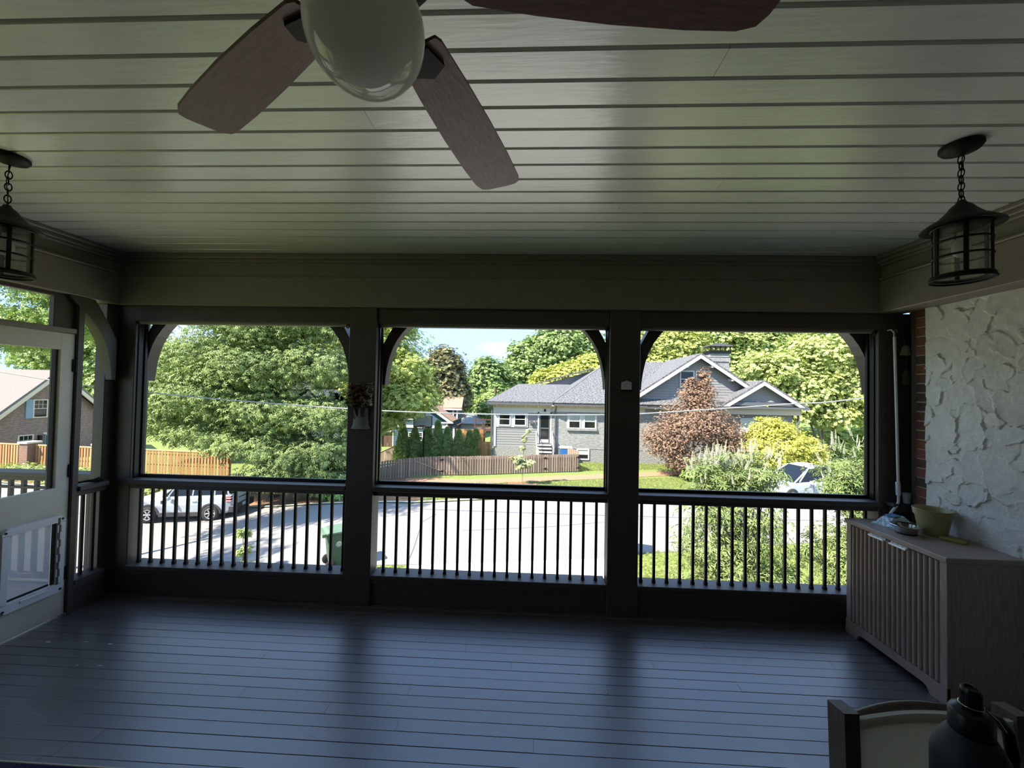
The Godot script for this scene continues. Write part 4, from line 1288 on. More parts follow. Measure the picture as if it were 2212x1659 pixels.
func gray_house() -> void:
	var h := thing("gray_bungalow", "grey bungalow of siding and painted brick with a shingled hip roof across the street", "house", V(0, -3.3, -28.4))
	# foundation and walls
	put(MB.new().bx(V(-2.46, -0.3, -9), V(1.74, 1.02, 0.0)), "foundation", M.gray_stone, h)
	put(MB.new().bx(V(1.76, -0.3, -9), V(18.3, 0.97, 0.06)), "foundation", M.gray_stone, h)
	put(MB.new().bx(V(-2.5, 1.0, -9), V(1.76, 4.15, -0.02)), "wall", M.gray_siding, h)
	put(laps(1.0, 3.50, 0.178, func(_y): return -2.3, func(_y): return 1.75, -0.02), "siding", M.gray_siding, h)
	put(MB.new().bx(V(1.76, 0.96, -9), V(18.3, 4.1, 0.08)), "wall", M.gray_brick, h)
	put(MB.new().bx(V(-2.52, 1.0, -0.03), V(-2.30, 4.0, 0.05)), "corner_board", M.white_trim, h)
	put(MB.new().bx(V(-2.3, 3.48, -0.02), V(1.75, 3.86, 0.04)).bx(V(1.76, 3.62, 0.0), V(8.4, 3.92, 0.12)), "frieze", M.white_trim, h)
	put(MB.new().bx(V(-2.9, 4.02, -0.1), V(1.8, 4.09, 0.5)).bx(V(1.7, 4.02, -0.1), V(8.6, 4.09, 0.6)).bx(V(-2.5, 3.84, -0.02), V(1.76, 4.04, 0.06)).bx(V(1.76, 3.9, 0.0), V(8.4, 4.04, 0.14)), "soffit", M.cream, h)
	var tail := MB.new().bx(V(-0.05, 3.93, 0.05), V(0.05, 4.02, 0.46)).mesh()
	for x in [-2.25, -1.6, -0.85, -0.15, 0.75, 1.65, 2.6, 3.5, 4.45, 5.4, 6.4]:
		put(tail, "rafter_tail", M.cream, h).position.x = x
	put(MB.new().bx(V(-2.95, 4.08, 0.46), V(1.85, 4.2, 0.58)), "gutter", M.gutter, h)
	put(MB.new().bx(V(1.85, 4.08, 0.56), V(8.4, 4.2, 0.68)), "gutter", M.gutter, h)
	put(MB.new().tube([V(2.0, 4.1, 0.6), V(2.02, 3.9, 0.5), V(2.0, 3.62, 0.18), V(2.0, 0.6, 0.18)], [0.06], 8), "downspout", M.gutter, h)
	put(MB.new().tube([V(-2.85, 4.1, 0.5), V(-2.75, 3.95, 0.35), V(-2.6, 3.85, 0.1), V(-2.58, 0.3, 0.1)], [0.055], 8), "downspout", M.gutter, h)
	# roofs
	put(slab(V(-2.95, 4.18, 0.55), V(2.4, 4.18, 0.55), V(4.2, 5.58, -4.6), V(-0.85, 5.55, -4.6)), "roof", M.roof, h)
	put(slab(V(-2.95, 4.18, -9.5), V(-2.95, 4.18, 0.55), V(-0.85, 5.55, -4.6), V(-0.85, 5.55, -4.7)), "roof", M.roof, h)
	put(slab(V(1.75, 4.18, 0.68), V(12.0, 4.18, 0.68), V(12.0, 7.7, -5.6), V(7.0, 7.7, -5.6)), "roof", M.roof, h)
	put(slab(V(1.75, 4.18, -9.5), V(1.75, 4.18, 0.68), V(7.0, 7.7, -5.6), V(7.0, 7.7, -5.7)), "roof", M.roof, h)
	put(slab(V(0.8, 5.75, -8.5), V(0.8, 5.75, -7.4), V(6.0, 7.25, -7.4), V(6.0, 7.25, -8.5)), "rear_roof", M.roof, h)
	put(MB.new().prism(PackedVector2Array([Vector2(1.6, 4.5), Vector2(6.0, 4.5), Vector2(6.0, 7.1), Vector2(1.6, 5.8)]), V(0, 0, -8.2), Vector3.RIGHT, Vector3.UP, V(0, 0, 0.2)), "rear_gable", M.gray_siding, h)
	put(MB.new().tube([V(3.55, 4.7, -1.4), V(3.55, 5.25, -1.4)], [0.05], 8), "vent_pipe", M.gutter, h)
	# windows and door
	put(MB.new().bx(V(-2.28, 2.42, 0.0), V(0.02, 3.48, 0.05)), "window_surround", M.white_trim, h)
	window_at(h, V(-1.68, 2.60, 0.03), 0.72, 0.8, Basis(), null, false, 0)
	window_at(h, V(-0.55, 2.60, 0.03), 0.72, 0.8, Basis(), null, false, 0)
	put(MB.new().bx(V(2.85, 2.28, 0.06), V(5.0, 2.46, 0.2)), "window_sill", M.gray_brick, h)
	put(MB.new().bx(V(2.85, 2.46, 0.08), V(5.0, 3.5, 0.13)), "window_surround", M.white_trim, h)
	window_at(h, V(3.38, 2.50, 0.11), 0.72, 0.92, Basis(), null, true)
	window_at(h, V(4.48, 2.50, 0.11), 0.72, 0.92, Basis(), null, true)
	window_at(h, V(4.03, 0.28, 0.06), 0.72, 0.62, Basis(), null, true)
	var d := put(MB.new().bx(V(0.84, 1.30, -0.02), V(1.64, 3.45, 0.04)), "door", M.gutter, h)
	put(MB.new().bx(V(0.95, 2.45, 0.04), V(1.53, 3.35, 0.05)).bx(V(0.95, 1.62, 0.04), V(1.53, 2.35, 0.05)), "pane", M.window_glass, d)
	put(MB.new().bx(V(0.95, 1.36, 0.04), V(1.53, 1.58, 0.055)), "kick_plate", M.white_trim, d)
	put(MB.new().bx(V(0.74, 1.30, -0.02), V(0.84, 3.55, 0.08)).bx(V(1.64, 1.30, -0.02), V(1.74, 3.55, 0.08)).bx(V(0.74, 3.45, -0.02), V(1.74, 3.55, 0.08)), "door_casing", M.white_trim, h)
	put(MB.new().lathe([Vector2(0, 0.2), Vector2(0.06, 0.16), Vector2(0.08, 0.03), Vector2(0, 0)], 10, V(1.25, 3.60, 0.12)), "porch_lamp", M.iron, h)
	put(MB.new().prism(PackedVector2Array([Vector2(-0.12, 0), Vector2(0.12, 0), Vector2(0.16, 0.12), Vector2(0, 0.28), Vector2(-0.16, 0.12)]), V(0.28, 2.72, 0.0), Vector3.RIGHT, Vector3.UP, V(0, 0, 0.2)), "birdhouse", M.gutter, h)
	put(MB.new().bx(V(0.54, 2.72, 0), V(0.66, 2.9, 0.08)), "meter_box", M.gutter, h)
	for k in 5:
		put(MB.new().bx(V(0.74, 1.16 - 0.21 * k, 0.0), V(1.74, 1.22 - 0.21 * k, 0.34 + 0.28 * k)), "step", M.white_trim, h)
	for x in [0.66, 1.80]:
		put(MB.new().bx(V(x - 0.04, 0, 1.35), V(x + 0.04, 1.25, 1.43)).bx(V(x - 0.04, 1.2, 0.02), V(x + 0.04, 2.15, 0.1)).tube([V(x, 2.12, 0.06), V(x, 1.22, 1.39)], [0.04], 6), "stair_rail", M.white_trim, h)
	# front gable
	var g := func(y: float, sgn: float) -> float: return 12.08 + sgn * (7.75 - y) / 0.655
	put(laps(4.3, 7.7, 0.19, func(y): return g.call(y, -1.0), func(y): return minf(g.call(y, 1.0), 16.2), 0.02), "gable_siding", M.gray_siding, h)
	put(MB.new().prism(PackedVector2Array([Vector2(6.85, 4.2), Vector2(16.2, 4.2), Vector2(16.2, 5.05), Vector2(12.08, 7.74)]), V(0, 0, -0.2), Vector3.RIGHT, Vector3.UP, V(0, 0, 0.2)), "gable_wall", M.gray_siding, h)
	put(slab(V(6.6, 4.2, 0.62), V(12.08, 7.88, 0.62), V(12.08, 7.88, -6), V(6.6, 4.2, -6), 0.1), "gable_roof", M.roof, h)
	put(slab(V(17.0, 4.65, 0.62), V(12.08, 7.88, 0.62), V(12.08, 7.88, -6), V(17.0, 4.65, -6), 0.1), "gable_roof", M.roof, h)
	for s in [[6.5, 4.12, 1.0], [17.1, 4.56, -1.0]]:
		put(MB.new().prism(PackedVector2Array([Vector2(s[0], s[1]), Vector2(12.08, 7.86), Vector2(12.08, 7.60), Vector2(s[0] + 0.35 * s[2], s[1] - 0.03)]), V(0, 0, 0.58), Vector3.RIGHT, Vector3.UP, V(0, 0, 0.07)), "barge_board", M.white_trim, h)
	for q in [[8.2, 5.12], [9.9, 6.24], [11.2, 7.1], [12.9, 7.12], [14.3, 6.2], [15.6, 5.35]]:
		put(MB.new().bx(V(q[0] - 0.07, q[1] - 0.16, 0.0), V(q[0] + 0.07, q[1], 0.6)), "bracket", M.white_trim, h)
	window_at(h, V(11.35, 5.62, 0.04), 0.85, 1.05, Basis(), null, false)
	window_at(h, V(12.45, 5.62, 0.04), 0.85, 1.05, Basis(), null, false)
	put(MB.new().bx(V(7.0, 4.15, 0.0), V(13.4, 4.35, 0.5)), "belt_roof", M.gutter, h)
	put(MB.new().bx(V(7.0, 3.98, 0.0), V(13.4, 4.16, 0.55)), "belt_trim", M.white_trim, h)
	# small gable
	var g2 := func(y: float, sgn: float) -> float: return 16.03 + sgn * (5.92 - y) / 0.615
	put(laps(4.62, 5.9, 0.17, func(y): return g2.call(y, -1.0), func(y): return g2.call(y, 1.0), 0.82), "gable_siding", M.gray_siding, h)
	put(slab(V(13.1, 4.2, 1.3), V(16.03, 6.02, 1.3), V(16.03, 6.02, -3), V(13.1, 4.2, -3), 0.1), "gable_roof", M.roof, h)
	put(slab(V(18.95, 4.2, 1.3), V(16.03, 6.02, 1.3), V(16.03, 6.02, -3), V(18.95, 4.2, -3), 0.1), "gable_roof", M.roof, h)
	for s in [[13.05, 4.12, 1.0], [19.0, 4.12, -1.0]]:
		put(MB.new().prism(PackedVector2Array([Vector2(s[0], s[1]), Vector2(16.03, 6.0), Vector2(16.03, 5.75), Vector2(s[0] + 0.35 * s[2], s[1] - 0.02)]), V(0, 0, 1.27), Vector3.RIGHT, Vector3.UP, V(0, 0, 0.07)), "barge_board", M.white_trim, h)
	put(MB.new().bx(V(13.2, 4.36, 0.5), V(18.8, 4.6, 1.2)), "belt_roof", M.gutter, h)
	put(MB.new().bx(V(13.0, 4.16, 0.5), V(19.0, 4.3, 1.36)), "gutter", M.gutter, h)
	put(MB.new().bx(V(13.3, 3.75, 0.5), V(18.6, 4.18, 1.1)), "soffit", M.cream, h)
	put(MB.new().bx(V(13.4, 0, 0.08), V(18.3, 3.76, 0.66)), "wall", M.gray_siding, h)
	window_at(h, V(15.3, 1.7, 0.66), 0.9, 1.7, Basis(), null, true)
	window_at(h, V(16.7, 1.7, 0.66), 0.9, 1.7, Basis(), null, false)
	put(MB.new().tube([V(18.55, 4.15, 0.9), V(18.5, 0.3, 0.9)], [0.07], 8), "downspout", M.gutter, h)
	# chimney with metal cap
	var c := put(MB.new().bx(V(14.1, 5.0, -3.4), V(15.55, 8.0, -2.4)).bx(V(14.04, 7.65, -3.46), V(15.61, 7.95, -2.34)).bx(V(14.1, 7.9, -3.4), V(15.55, 8.32, -2.4)), "chimney", M.gray_brick, h)
	put(MB.new().bx(V(14.02, 8.3, -3.5), V(15.64, 8.52, -2.3)), "collar", M.iron, c)
	for x in [14.08, 14.45, 14.83, 15.2, 15.58]:
		put(MB.new().bx(V(x - 0.035, 8.5, -2.36), V(x + 0.035, 8.86, -2.3)), "cap_post", M.iron, c)
	put(MB.new().bx(V(13.95, 8.84, -3.6), V(15.7, 8.92, -2.2)).prism(PackedVector2Array([Vector2(13.95, 8.92), Vector2(15.7, 8.92), Vector2(15.2, 9.05), Vector2(14.4, 9.05)]), V(0, 0, -3.5), Vector3.RIGHT, Vector3.UP, V(0, 0, 1.2)), "cap", M.gutter, c)

func blue_house() -> void:
	var h := thing("blue_house", "blue clapboard house with brown shingle roof behind the row of evergreens", "house", V(-10, -4.2, -38))
	put(MB.new().bx(V(-3.2, -0.5, -8), V(2.15, 3.1, 0)), "wall", M.blue_siding, h)
	put(laps(0.2, 2.2, 0.16, func(_y): return -3.2, func(_y): return 2.15, 0.0), "siding", M.blue_siding, h)
	var g := func(y: float, sgn: float) -> float: return -1.5 + sgn * (5.6 - y) / 0.68
	put(MB.new().prism(PackedVector2Array([Vector2(-3.2, 2.2), Vector2(2.15, 2.2), Vector2(2.15, 3.1), Vector2(-1.5, 5.6), Vector2(-3.2, 4.4)]), V(0, 0, -0.2), Vector3.RIGHT, Vector3.UP, V(0, 0, 0.2)), "gable_wall", M.blue_siding, h)
	put(laps(2.4, 5.5, 0.16, func(y): return maxf(g.call(y, -1.0), -3.2), func(y): return minf(g.call(y, 1.0), 2.15), 0.0), "siding", M.blue_siding, h)
	put(MB.new().bx(V(-3.3, 2.16, 0), V(2.2, 2.42, 0.08)).bx(V(2.02, 0, 0), V(2.2, 3.0, 0.06)), "band", M.white_trim, h)
	put(slab(V(2.75, 2.88, 0.5), V(-1.5, 5.7, 0.5), V(-1.5, 5.7, -8), V(2.75, 2.88, -8), 0.1), "roof", M.roof_brown, h)
	put(slab(V(-5.0, 3.2, 0.5), V(-1.5, 5.7, 0.5), V(-1.5, 5.7, -8), V(-5.0, 3.2, -8), 0.1), "roof", M.roof_brown, h)
	put(MB.new().prism(PackedVector2Array([Vector2(2.8, 2.78), Vector2(-1.5, 5.66), Vector2(-1.5, 5.42), Vector2(2.3, 2.82), Vector2(1.3, 2.82), Vector2(1.3, 2.7), Vector2(2.8, 2.7)]), V(0, 0, 0.45), Vector3.RIGHT, Vector3.UP, V(0, 0, 0.08)), "barge_board", M.white_trim, h)
	# rear dormer roof
	put(slab(V(0.9, 4.0, -2.0), V(3.2, 4.05, -2.0), V(3.0, 5.25, -4.2), V(1.0, 5.25, -4.2), 0.1), "dormer_roof", M.roof_brown, h)
	put(MB.new().bx(V(1.2, 2.9, -4), V(2.75, 4.0, -2.2)), "dormer", M.blue_siding, h)
	put(MB.new().bx(V(0.9, 3.88, -2.05), V(3.2, 4.04, -1.9)).bx(V(2.2, 3.0, -2.2), V(2.35, 3.9, -2.1)).bx(V(2.6, 3.0, -2.2), V(2.75, 3.9, -2.1)), "dormer_trim", M.white_trim, h)
	window_at(h, V(-1.32, 3.05, 0.0), 0.75, 1.0)
	window_at(h, V(-1.0, 1.0, 0.0), 1.3, 0.65, Basis(), null, false, 2)
	# side awning on brackets
	put(slab(V(2.2, 2.35, 0.2), V(3.3, 2.55, 0.2), V(3.3, 2.55, -2), V(2.2, 2.35, -2), 0.06), "awning", M.brown_wood, h)
	put(MB.new().tube([V(2.3, 1.5, 0.1), V(3.2, 2.45, 0.1)], [0.05], 6).tube([V(2.3, 1.5, -1.8), V(3.2, 2.45, -1.8)], [0.05], 6), "awning_bracket", M.brown_wood, h)
	put(MB.new().bx(V(2.72, 0, 0.1), V(2.9, 2.3, 0.25)), "post", M.white_trim, h)
	# carport gate at the other end
	put(MB.new().bx(V(-4.55, 1.70, -0.2), V(-3.2, 1.86, 0.1)).bx(V(-4.55, -0.2, -0.1), V(-4.42, 1.8, 0.05)).bx(V(-3.3, 0.3, -0.1), V(-3.18, 1.8, 0.05)), "carport_frame", M.white_trim, h)
	put(MB.new().bx(V(-4.4, 0.2, -0.15), V(-3.85, 1.7, -0.1)).bx(V(-3.8, 0.2, -0.15), V(-3.3, 1.7, -0.1)), "gate", M.brown_wood, h)
	# low garage behind
	var s := thing("garage", "low pale garage with a grey metal roof behind the evergreens", "garage", V(-7, -4.2, -47.5))
	put(MB.new().bx(V(-1.6, 0, -4), V(1.7, 1.9, 0)), "wall", M.tan_trim, s)
	put(slab(V(-1.7, 1.85, 0.3), V(1.85, 1.85, 0.3), V(1.85, 3.0, -2.2), V(-0.4, 3.0, -2.2), 0.08), "roof", M.roof_metal, s)
	put(MB.new().bx(V(-1.0, 0.1, 0), V(0.9, 1.5, 0.05)), "door", M.white_trim, s)
	# wooden deck and stair between garage and bungalow
	var k := thing("back_deck", "dark wooden deck with stair behind the bungalow corner", "deck", V(-4.6, -3.5, -35.5))
	put(MB.new().bx(V(-0.3, 1.55, -2), V(1.4, 1.7, 0)), "platform", M.brown_wood, k)
	for x in [-0.2, 0.5, 1.3]:
		put(MB.new().bx(V(x - 0.06, 0, -0.06), V(x + 0.06, 2.7, 0.06)), "post", M.brown_wood, k)
	put(MB.new().bx(V(-0.3, 2.55, -0.05), V(1.4, 2.65, 0.05)).bx(V(-0.3, 1.95, -0.03), V(1.4, 2.0, 0.03)).bx(V(-0.3, 2.25, -0.03), V(1.4, 2.3, 0.03)), "rail", M.brown_wood, k)
	put(MB.new().tube([V(0.9, 1.55, 0.5), V(-0.9, 0.5, 0.5)], [0.09], 6), "stair_stringer", M.brown_wood, k)

func brick_house() -> void:
	# its gable end faces +x
	var h := thing("brick_house", "brown brick house with a pale roof, cream trim and blue shutters", "house", V(-42, -4.65, -33))
	var t := Basis(Vector3.UP, PI / 2)
	put(MB.new().prism(PackedVector2Array([Vector2(4.6, 0), Vector2(4.6, 3.2), Vector2(0.3, 7.1), Vector2(-4.4, 2.9), Vector2(-4.4, 0)]), V(0, 0, 0), V(0, 0, 1), Vector3.UP, V(-14, 0, 0)), "wall", M.rust_brick, h)
	put(slab(V(0.6, 2.35, 5.6), V(0.6, 7.35, 0.3), V(-14.5, 7.35, 0.3), V(-14.5, 2.35, 5.6), 0.15), "roof", M.roof_pale, h)
	put(slab(V(0.6, 2.15, -5.4), V(0.6, 7.35, 0.3), V(-14.5, 7.35, 0.3), V(-14.5, 2.15, -5.4), 0.15), "roof", M.roof_pale, h)
	put(MB.new().prism(PackedVector2Array([Vector2(5.7, 2.2), Vector2(0.3, 7.35), Vector2(0.3, 6.95), Vector2(5.4, 2.1)]), V(0.52, 0, 0), V(0, 0, 1), Vector3.UP, V(0.1, 0, 0)), "barge_board", M.tan_trim, h)
	put(MB.new().prism(PackedVector2Array([Vector2(-5.5, 2.0), Vector2(0.3, 7.35), Vector2(0.3, 6.95), Vector2(-5.2, 1.9)]), V(0.52, 0, 0), V(0, 0, 1), Vector3.UP, V(0.1, 0, 0)), "barge_board", M.tan_trim, h)
	window_at(h, V(0.0, 3.4, 1.15), 0.85, 1.4, t, M.tan_trim, false, 2)
	window_at(h, V(0.0, 3.4, 0.05), 0.85, 1.4, t, M.tan_trim, false, 2)
	window_at(h, V(0.0, 0.35, 2.05), 0.85, 1.5, t, M.tan_trim, false, 2)
	put(MB.new().bx(V(0, 3.3, 1.68), V(0.08, 4.9, 2.15)), "shutter", M.shutter, h)
	put(MB.new().bx(V(0, 3.3, -0.95), V(0.08, 4.9, -0.48)), "shutter", M.shutter, h)
	var d := put(MB.new().bx(V(0, 0, -0.3), V(0.08, 1.85, 0.75)), "door", M.shutter, h)
	put(MB.new().bx(V(0.08, 0.3, 0.15), V(0.1, 1.75, 0.7)), "pane", M.window_glass, d)
	put(MB.new().bx(V(0, 1.85, -0.4), V(0.1, 2.02, 0.9)), "lintel", M.tan_trim, h)
	put(MB.new().bx(V(0, 1.4, 1.05), V(0.2, 1.8, 1.25)), "wall_lamp", M.iron, h)

# ------------------------------------------------------------------ fences
func fences() -> void:
	# weathered picket fence along the gravel walk
	var line := [Vector2(-17.6, -22.7), Vector2(-8.6, -22.35), Vector2(-3.7, -22.85), Vector2(1.95, -24.5), Vector2(3.28, -24.85)]
	var f := thing("picket_fence", "weathered grey-brown picket fence with gates along the gravel walk", "fence", V(0, 0, 0))
	var pm := MB.new().prism(PackedVector2Array([Vector2(-0.045, 0.05), Vector2(0.045, 0.05), Vector2(0.045, 1.11), Vector2(0.03, 1.14), Vector2(-0.03, 1.14), Vector2(-0.045, 1.11)]), V(0, 0, -0.01), Vector3.RIGHT, Vector3.UP, V(0, 0, 0.02)).mesh()
	for i in line.size() - 1:
		var a: Vector2 = line[i]
		var b: Vector2 = line[i + 1]
		var ln := a.distance_to(b)
		var n := int(ln / 0.150)
		var yaw := atan2(-(b.y - a.y), b.x - a.x)
		for k in n:
			var p := a.lerp(b, (k + 0.5) / n)
			var o := put(pm, "picket", M.picket[rng.randi() % 3], f)
			o.position = V(p.x, land(p.x, 0), p.y)
			o.rotation = V(0, yaw, rr(-0.012, 0.012))
			o.scale.y = rr(0.985, 1.015)
			p = a.lerp(b, (k + 1.0) / n)
			o = put(pm, "picket", M.picket[rng.randi() % 3], f)
			o.position = V(p.x, land(p.x, 0), p.y - 0.08)
			o.rotation = V(0, yaw, 0)
			o.scale = V(0.8, 0.98, 1)
		# rails and posts behind the pickets, in short lengths that follow the ground
		var m := int(ceil(ln / 2.2))
		for k in m:
			var p := a.lerp(b, k / float(m))
			var q := a.lerp(b, (k + 1.0) / m)
			for y in [0.28, 0.92]:
				put(MB.new().tube([V(p.x, land(p.x, 0) + y, p.y - 0.035), V(q.x, land(q.x, 0) + y, q.y - 0.035)], [0.035], 4), "rail", M.picket[1], f)
			put(MB.new().bx(V(p.x - 0.045, land(p.x, 0), p.y - 0.12), V(p.x + 0.045, land(p.x, 0) + 1.1, p.y - 0.05)), "post", M.picket[1], f)
	# return to the house and the black strap hinges
	for k in 16:
		var p := Vector2(3.28, -24.85).lerp(Vector2(2.75, -26.6), (k + 0.5) / 16.0)
		var o := put(pm, "picket", M.picket[k % 3], f)
		o.position = V(p.x, -3.3, p.y)
		o.rotation.y = PI / 2 + 0.3
		o.scale.y = 1.15
	for q in [[-4.95, -22.74], [1.15, -24.28], [3.25, -24.86]]:
		for y in [0.27, 0.93]:
			put(MB.new().box(V(q[0], land(q[0], 0) + y, q[1] + 0.03), V(0.28, 0.04, 0.02), 0.004, Basis(Vector3.UP, 0.2)).box(V(q[0], land(q[0], 0) + y, q[1] + 0.03), V(0.07, 0.12, 0.025), 0.004, Basis(Vector3.UP, 0.2)), "strap_hinge", M.iron, f)
	put(MB.new().tube([V(-6.5, land(-6.5, 0) + 0.92, -22.53), V(-5.1, -3.3 + 0.3, -22.67)], [0.03], 4), "gate_brace", M.picket[2], f)
	# tall cedar fence with brick piers
	var c := thing("cedar_fence", "tall golden cedar board fence with brick piers in front of the brick house", "fence", V(0, 0, 0))
	var bm := MB.new().bx(V(-0.07, 0.05, -0.012), V(0.07, 1.93, 0.012)).mesh()
	var A := Vector2(-40, -26.3)
	var B := Vector2(-19.4, -24.7)
	var n := 90
	for k in n:
		var p := A.lerp(B, (k + 0.5) / n)
		var o := put(bm, "board", M.cedar[rng.randi() % 3], c)
		o.position = V(p.x, land(p.x, 0), p.y + 0.03)
		o.rotation.y = -0.08
		var o2 := put(bm, "board", M.cedar[rng.randi() % 3], c)
		o2.position = V(p.x + 0.114, land(p.x, 0), p.y - 0.06)
		o2.rotation.y = -0.08
	for y in [0.3, 1.0, 1.7]:
		put(MB.new().tube([V(A.x, -4.65 + y, A.y - 0.015), V(B.x, -4.65 + y, B.y - 0.015)], [0.035], 4), "rail", M.cedar[1], c)
	put(MB.new().tube([V(A.x, -4.65 + 1.95, A.y), V(B.x, -4.65 + 1.95, B.y)], [0.07], 4), "cap_rail", M.cedar[2], c)
	for x in [-34.6, -29.3]:
		var p := put(MB.new().bx(V(x - 0.3, -4.65, -26.1), V(x + 0.3, -2.55, -25.4)), "pier", M.house_wall, c)
		put(MB.new().bx(V(x - 0.38, -2.55, -26.18), V(x + 0.38, -2.42, -25.32), 0.02), "pier_cap", M.concrete, p)
	# yard fences behind the evergreens
	var y := thing("yard_fence", "tan board fence panel standing behind the evergreens near the garage", "fence", V(-4.5, -3.9, -33.5), 0.0, "yard fence panels")
	var yb := MB.new().bx(V(-0.065, 0.0, -0.01), V(0.065, 2.3, 0.01)).mesh()
	for k in 17:
		put(yb, "board", M.cedar[rng.randi() % 3], y).position.x = -1.6 + 0.14 * k
	put(MB.new().bx(V(-1.7, 1.9, -0.06), V(0.8, 2.0, -0.01)).bx(V(-1.7, 0.5, -0.06), V(0.8, 0.6, -0.01)).bx(V(0.72, 0, -0.08), V(0.86, 2.6, 0.06)), "rail", M.brown_wood, y)
	var y2 := thing("yard_fence", "short tan board fence panel against the bungalow corner", "fence", V(-3.2, -3.3, -29.6), 0.0, "yard fence panels")
	for k in 7:
		put(yb, "board", M.cedar[rng.randi() % 3], y2).position = V(-0.45 + 0.14 * k, -1.15, 0)
	put(MB.new().bx(V(-0.5, 0.8, -0.06), V(0.5, 0.9, -0.01)), "rail", M.cedar[1], y2)
	var y3 := thing("yard_fence", "brown sloping fence panel left of the evergreens by the carport", "fence", V(-10.9, -4.1, -30.5), 0.0, "yard fence panels")
	for k in 10:
		var o := put(yb, "board", M.picket[rng.randi() % 3], y3)
		o.position = V(-0.65 + 0.14 * k, 0, 0)
		o.scale.y = 0.36 + 0.028 * k
	put(MB.new().tube([V(-0.75, 0.8, 0.02), V(0.75, 1.48, 0.02)], [0.03], 6), "rail", M.picket[2], y3)

# ------------------------------------------------------------------ vehicles and bins
func wheel(parent: Node, at: Vector3, r: float, side: float) -> void:
	var t := Basis(Vector3.RIGHT, PI / 2 * side)
	var o := put(MB.new().lathe([Vector2(r * 0.6, -0.11), Vector2(r * 0.93, -0.11), Vector2(r, -0.08), Vector2(r, 0.08), Vector2(r * 0.93, 0.11), Vector2(r * 0.66, 0.11), Vector2(r * 0.64, 0.07)], 30, Vector3.ZERO, t), "wheel", M.tyre, parent)
	o.position = at
	var rim := MB.new()
	rim.torus(Vector3.ZERO + V(0, 0, 0.095 * side), V(0, 0, 1), r * 0.62, 0.018, 30, 6)
	rim.lathe([Vector2(0, 0.10), Vector2(0.05, 0.10), Vector2(0.06, 0.07)], 12, Vector3.ZERO, t)
	for k in 6:
		var a := TAU * k / 6
		for e in [-0.13, 0.13]:
			rim.tube([V(cos(a) * 0.04, sin(a) * 0.04, 0.085 * side), V(cos(a + e) * r * 0.6, sin(a + e) * r * 0.6, 0.09 * side)], [0.022, 0.014], 5)
	put(rim, "rim", M.alloy, o)
	put(MB.new().lathe([Vector2(0, 0.03), Vector2(r * 0.62, 0.03)], 24, Vector3.ZERO, t), "brake_disc", M.dark_plastic, o)

func loft(sections: Array) -> MB:
	# sections: arrays of points with equal counts, joined one after the other
	var f := MB.new()
	for i in sections.size() - 1:
		var a: Array = sections[i]
		var b: Array = sections[i + 1]
		for k in a.size():
			var k2 := (k + 1) % a.size()
			f.quad(a[k], b[k], b[k2], a[k2])
	for e in [0, sections.size() - 1]:
		var s: Array = sections[e]
		var m := Vector3.ZERO
		for p in s:
			m += p
		m /= s.size()
		for k in s.size():
			f.tri(m, s[k], s[(k + 1) % s.size()])
	return f

func car_section(x: float, hw: float, y0: float, y1: float) -> Array:
	# rounded cross-section of the lower body
	return [V(x, y0, hw * 0.86), V(x, y0 + 0.10, hw * 0.97), V(x, lerpf(y0, y1, 0.55), hw), V(x, y1 - 0.10, hw * 0.985), V(x, y1 - 0.02, hw * 0.93), V(x, y1, hw * 0.8),
		V(x, y1, -hw * 0.8), V(x, y1 - 0.02, -hw * 0.93), V(x, y1 - 0.10, -hw * 0.985), V(x, lerpf(y0, y1, 0.55), -hw), V(x, y0 + 0.10, -hw * 0.97), V(x, y0, -hw * 0.86)]

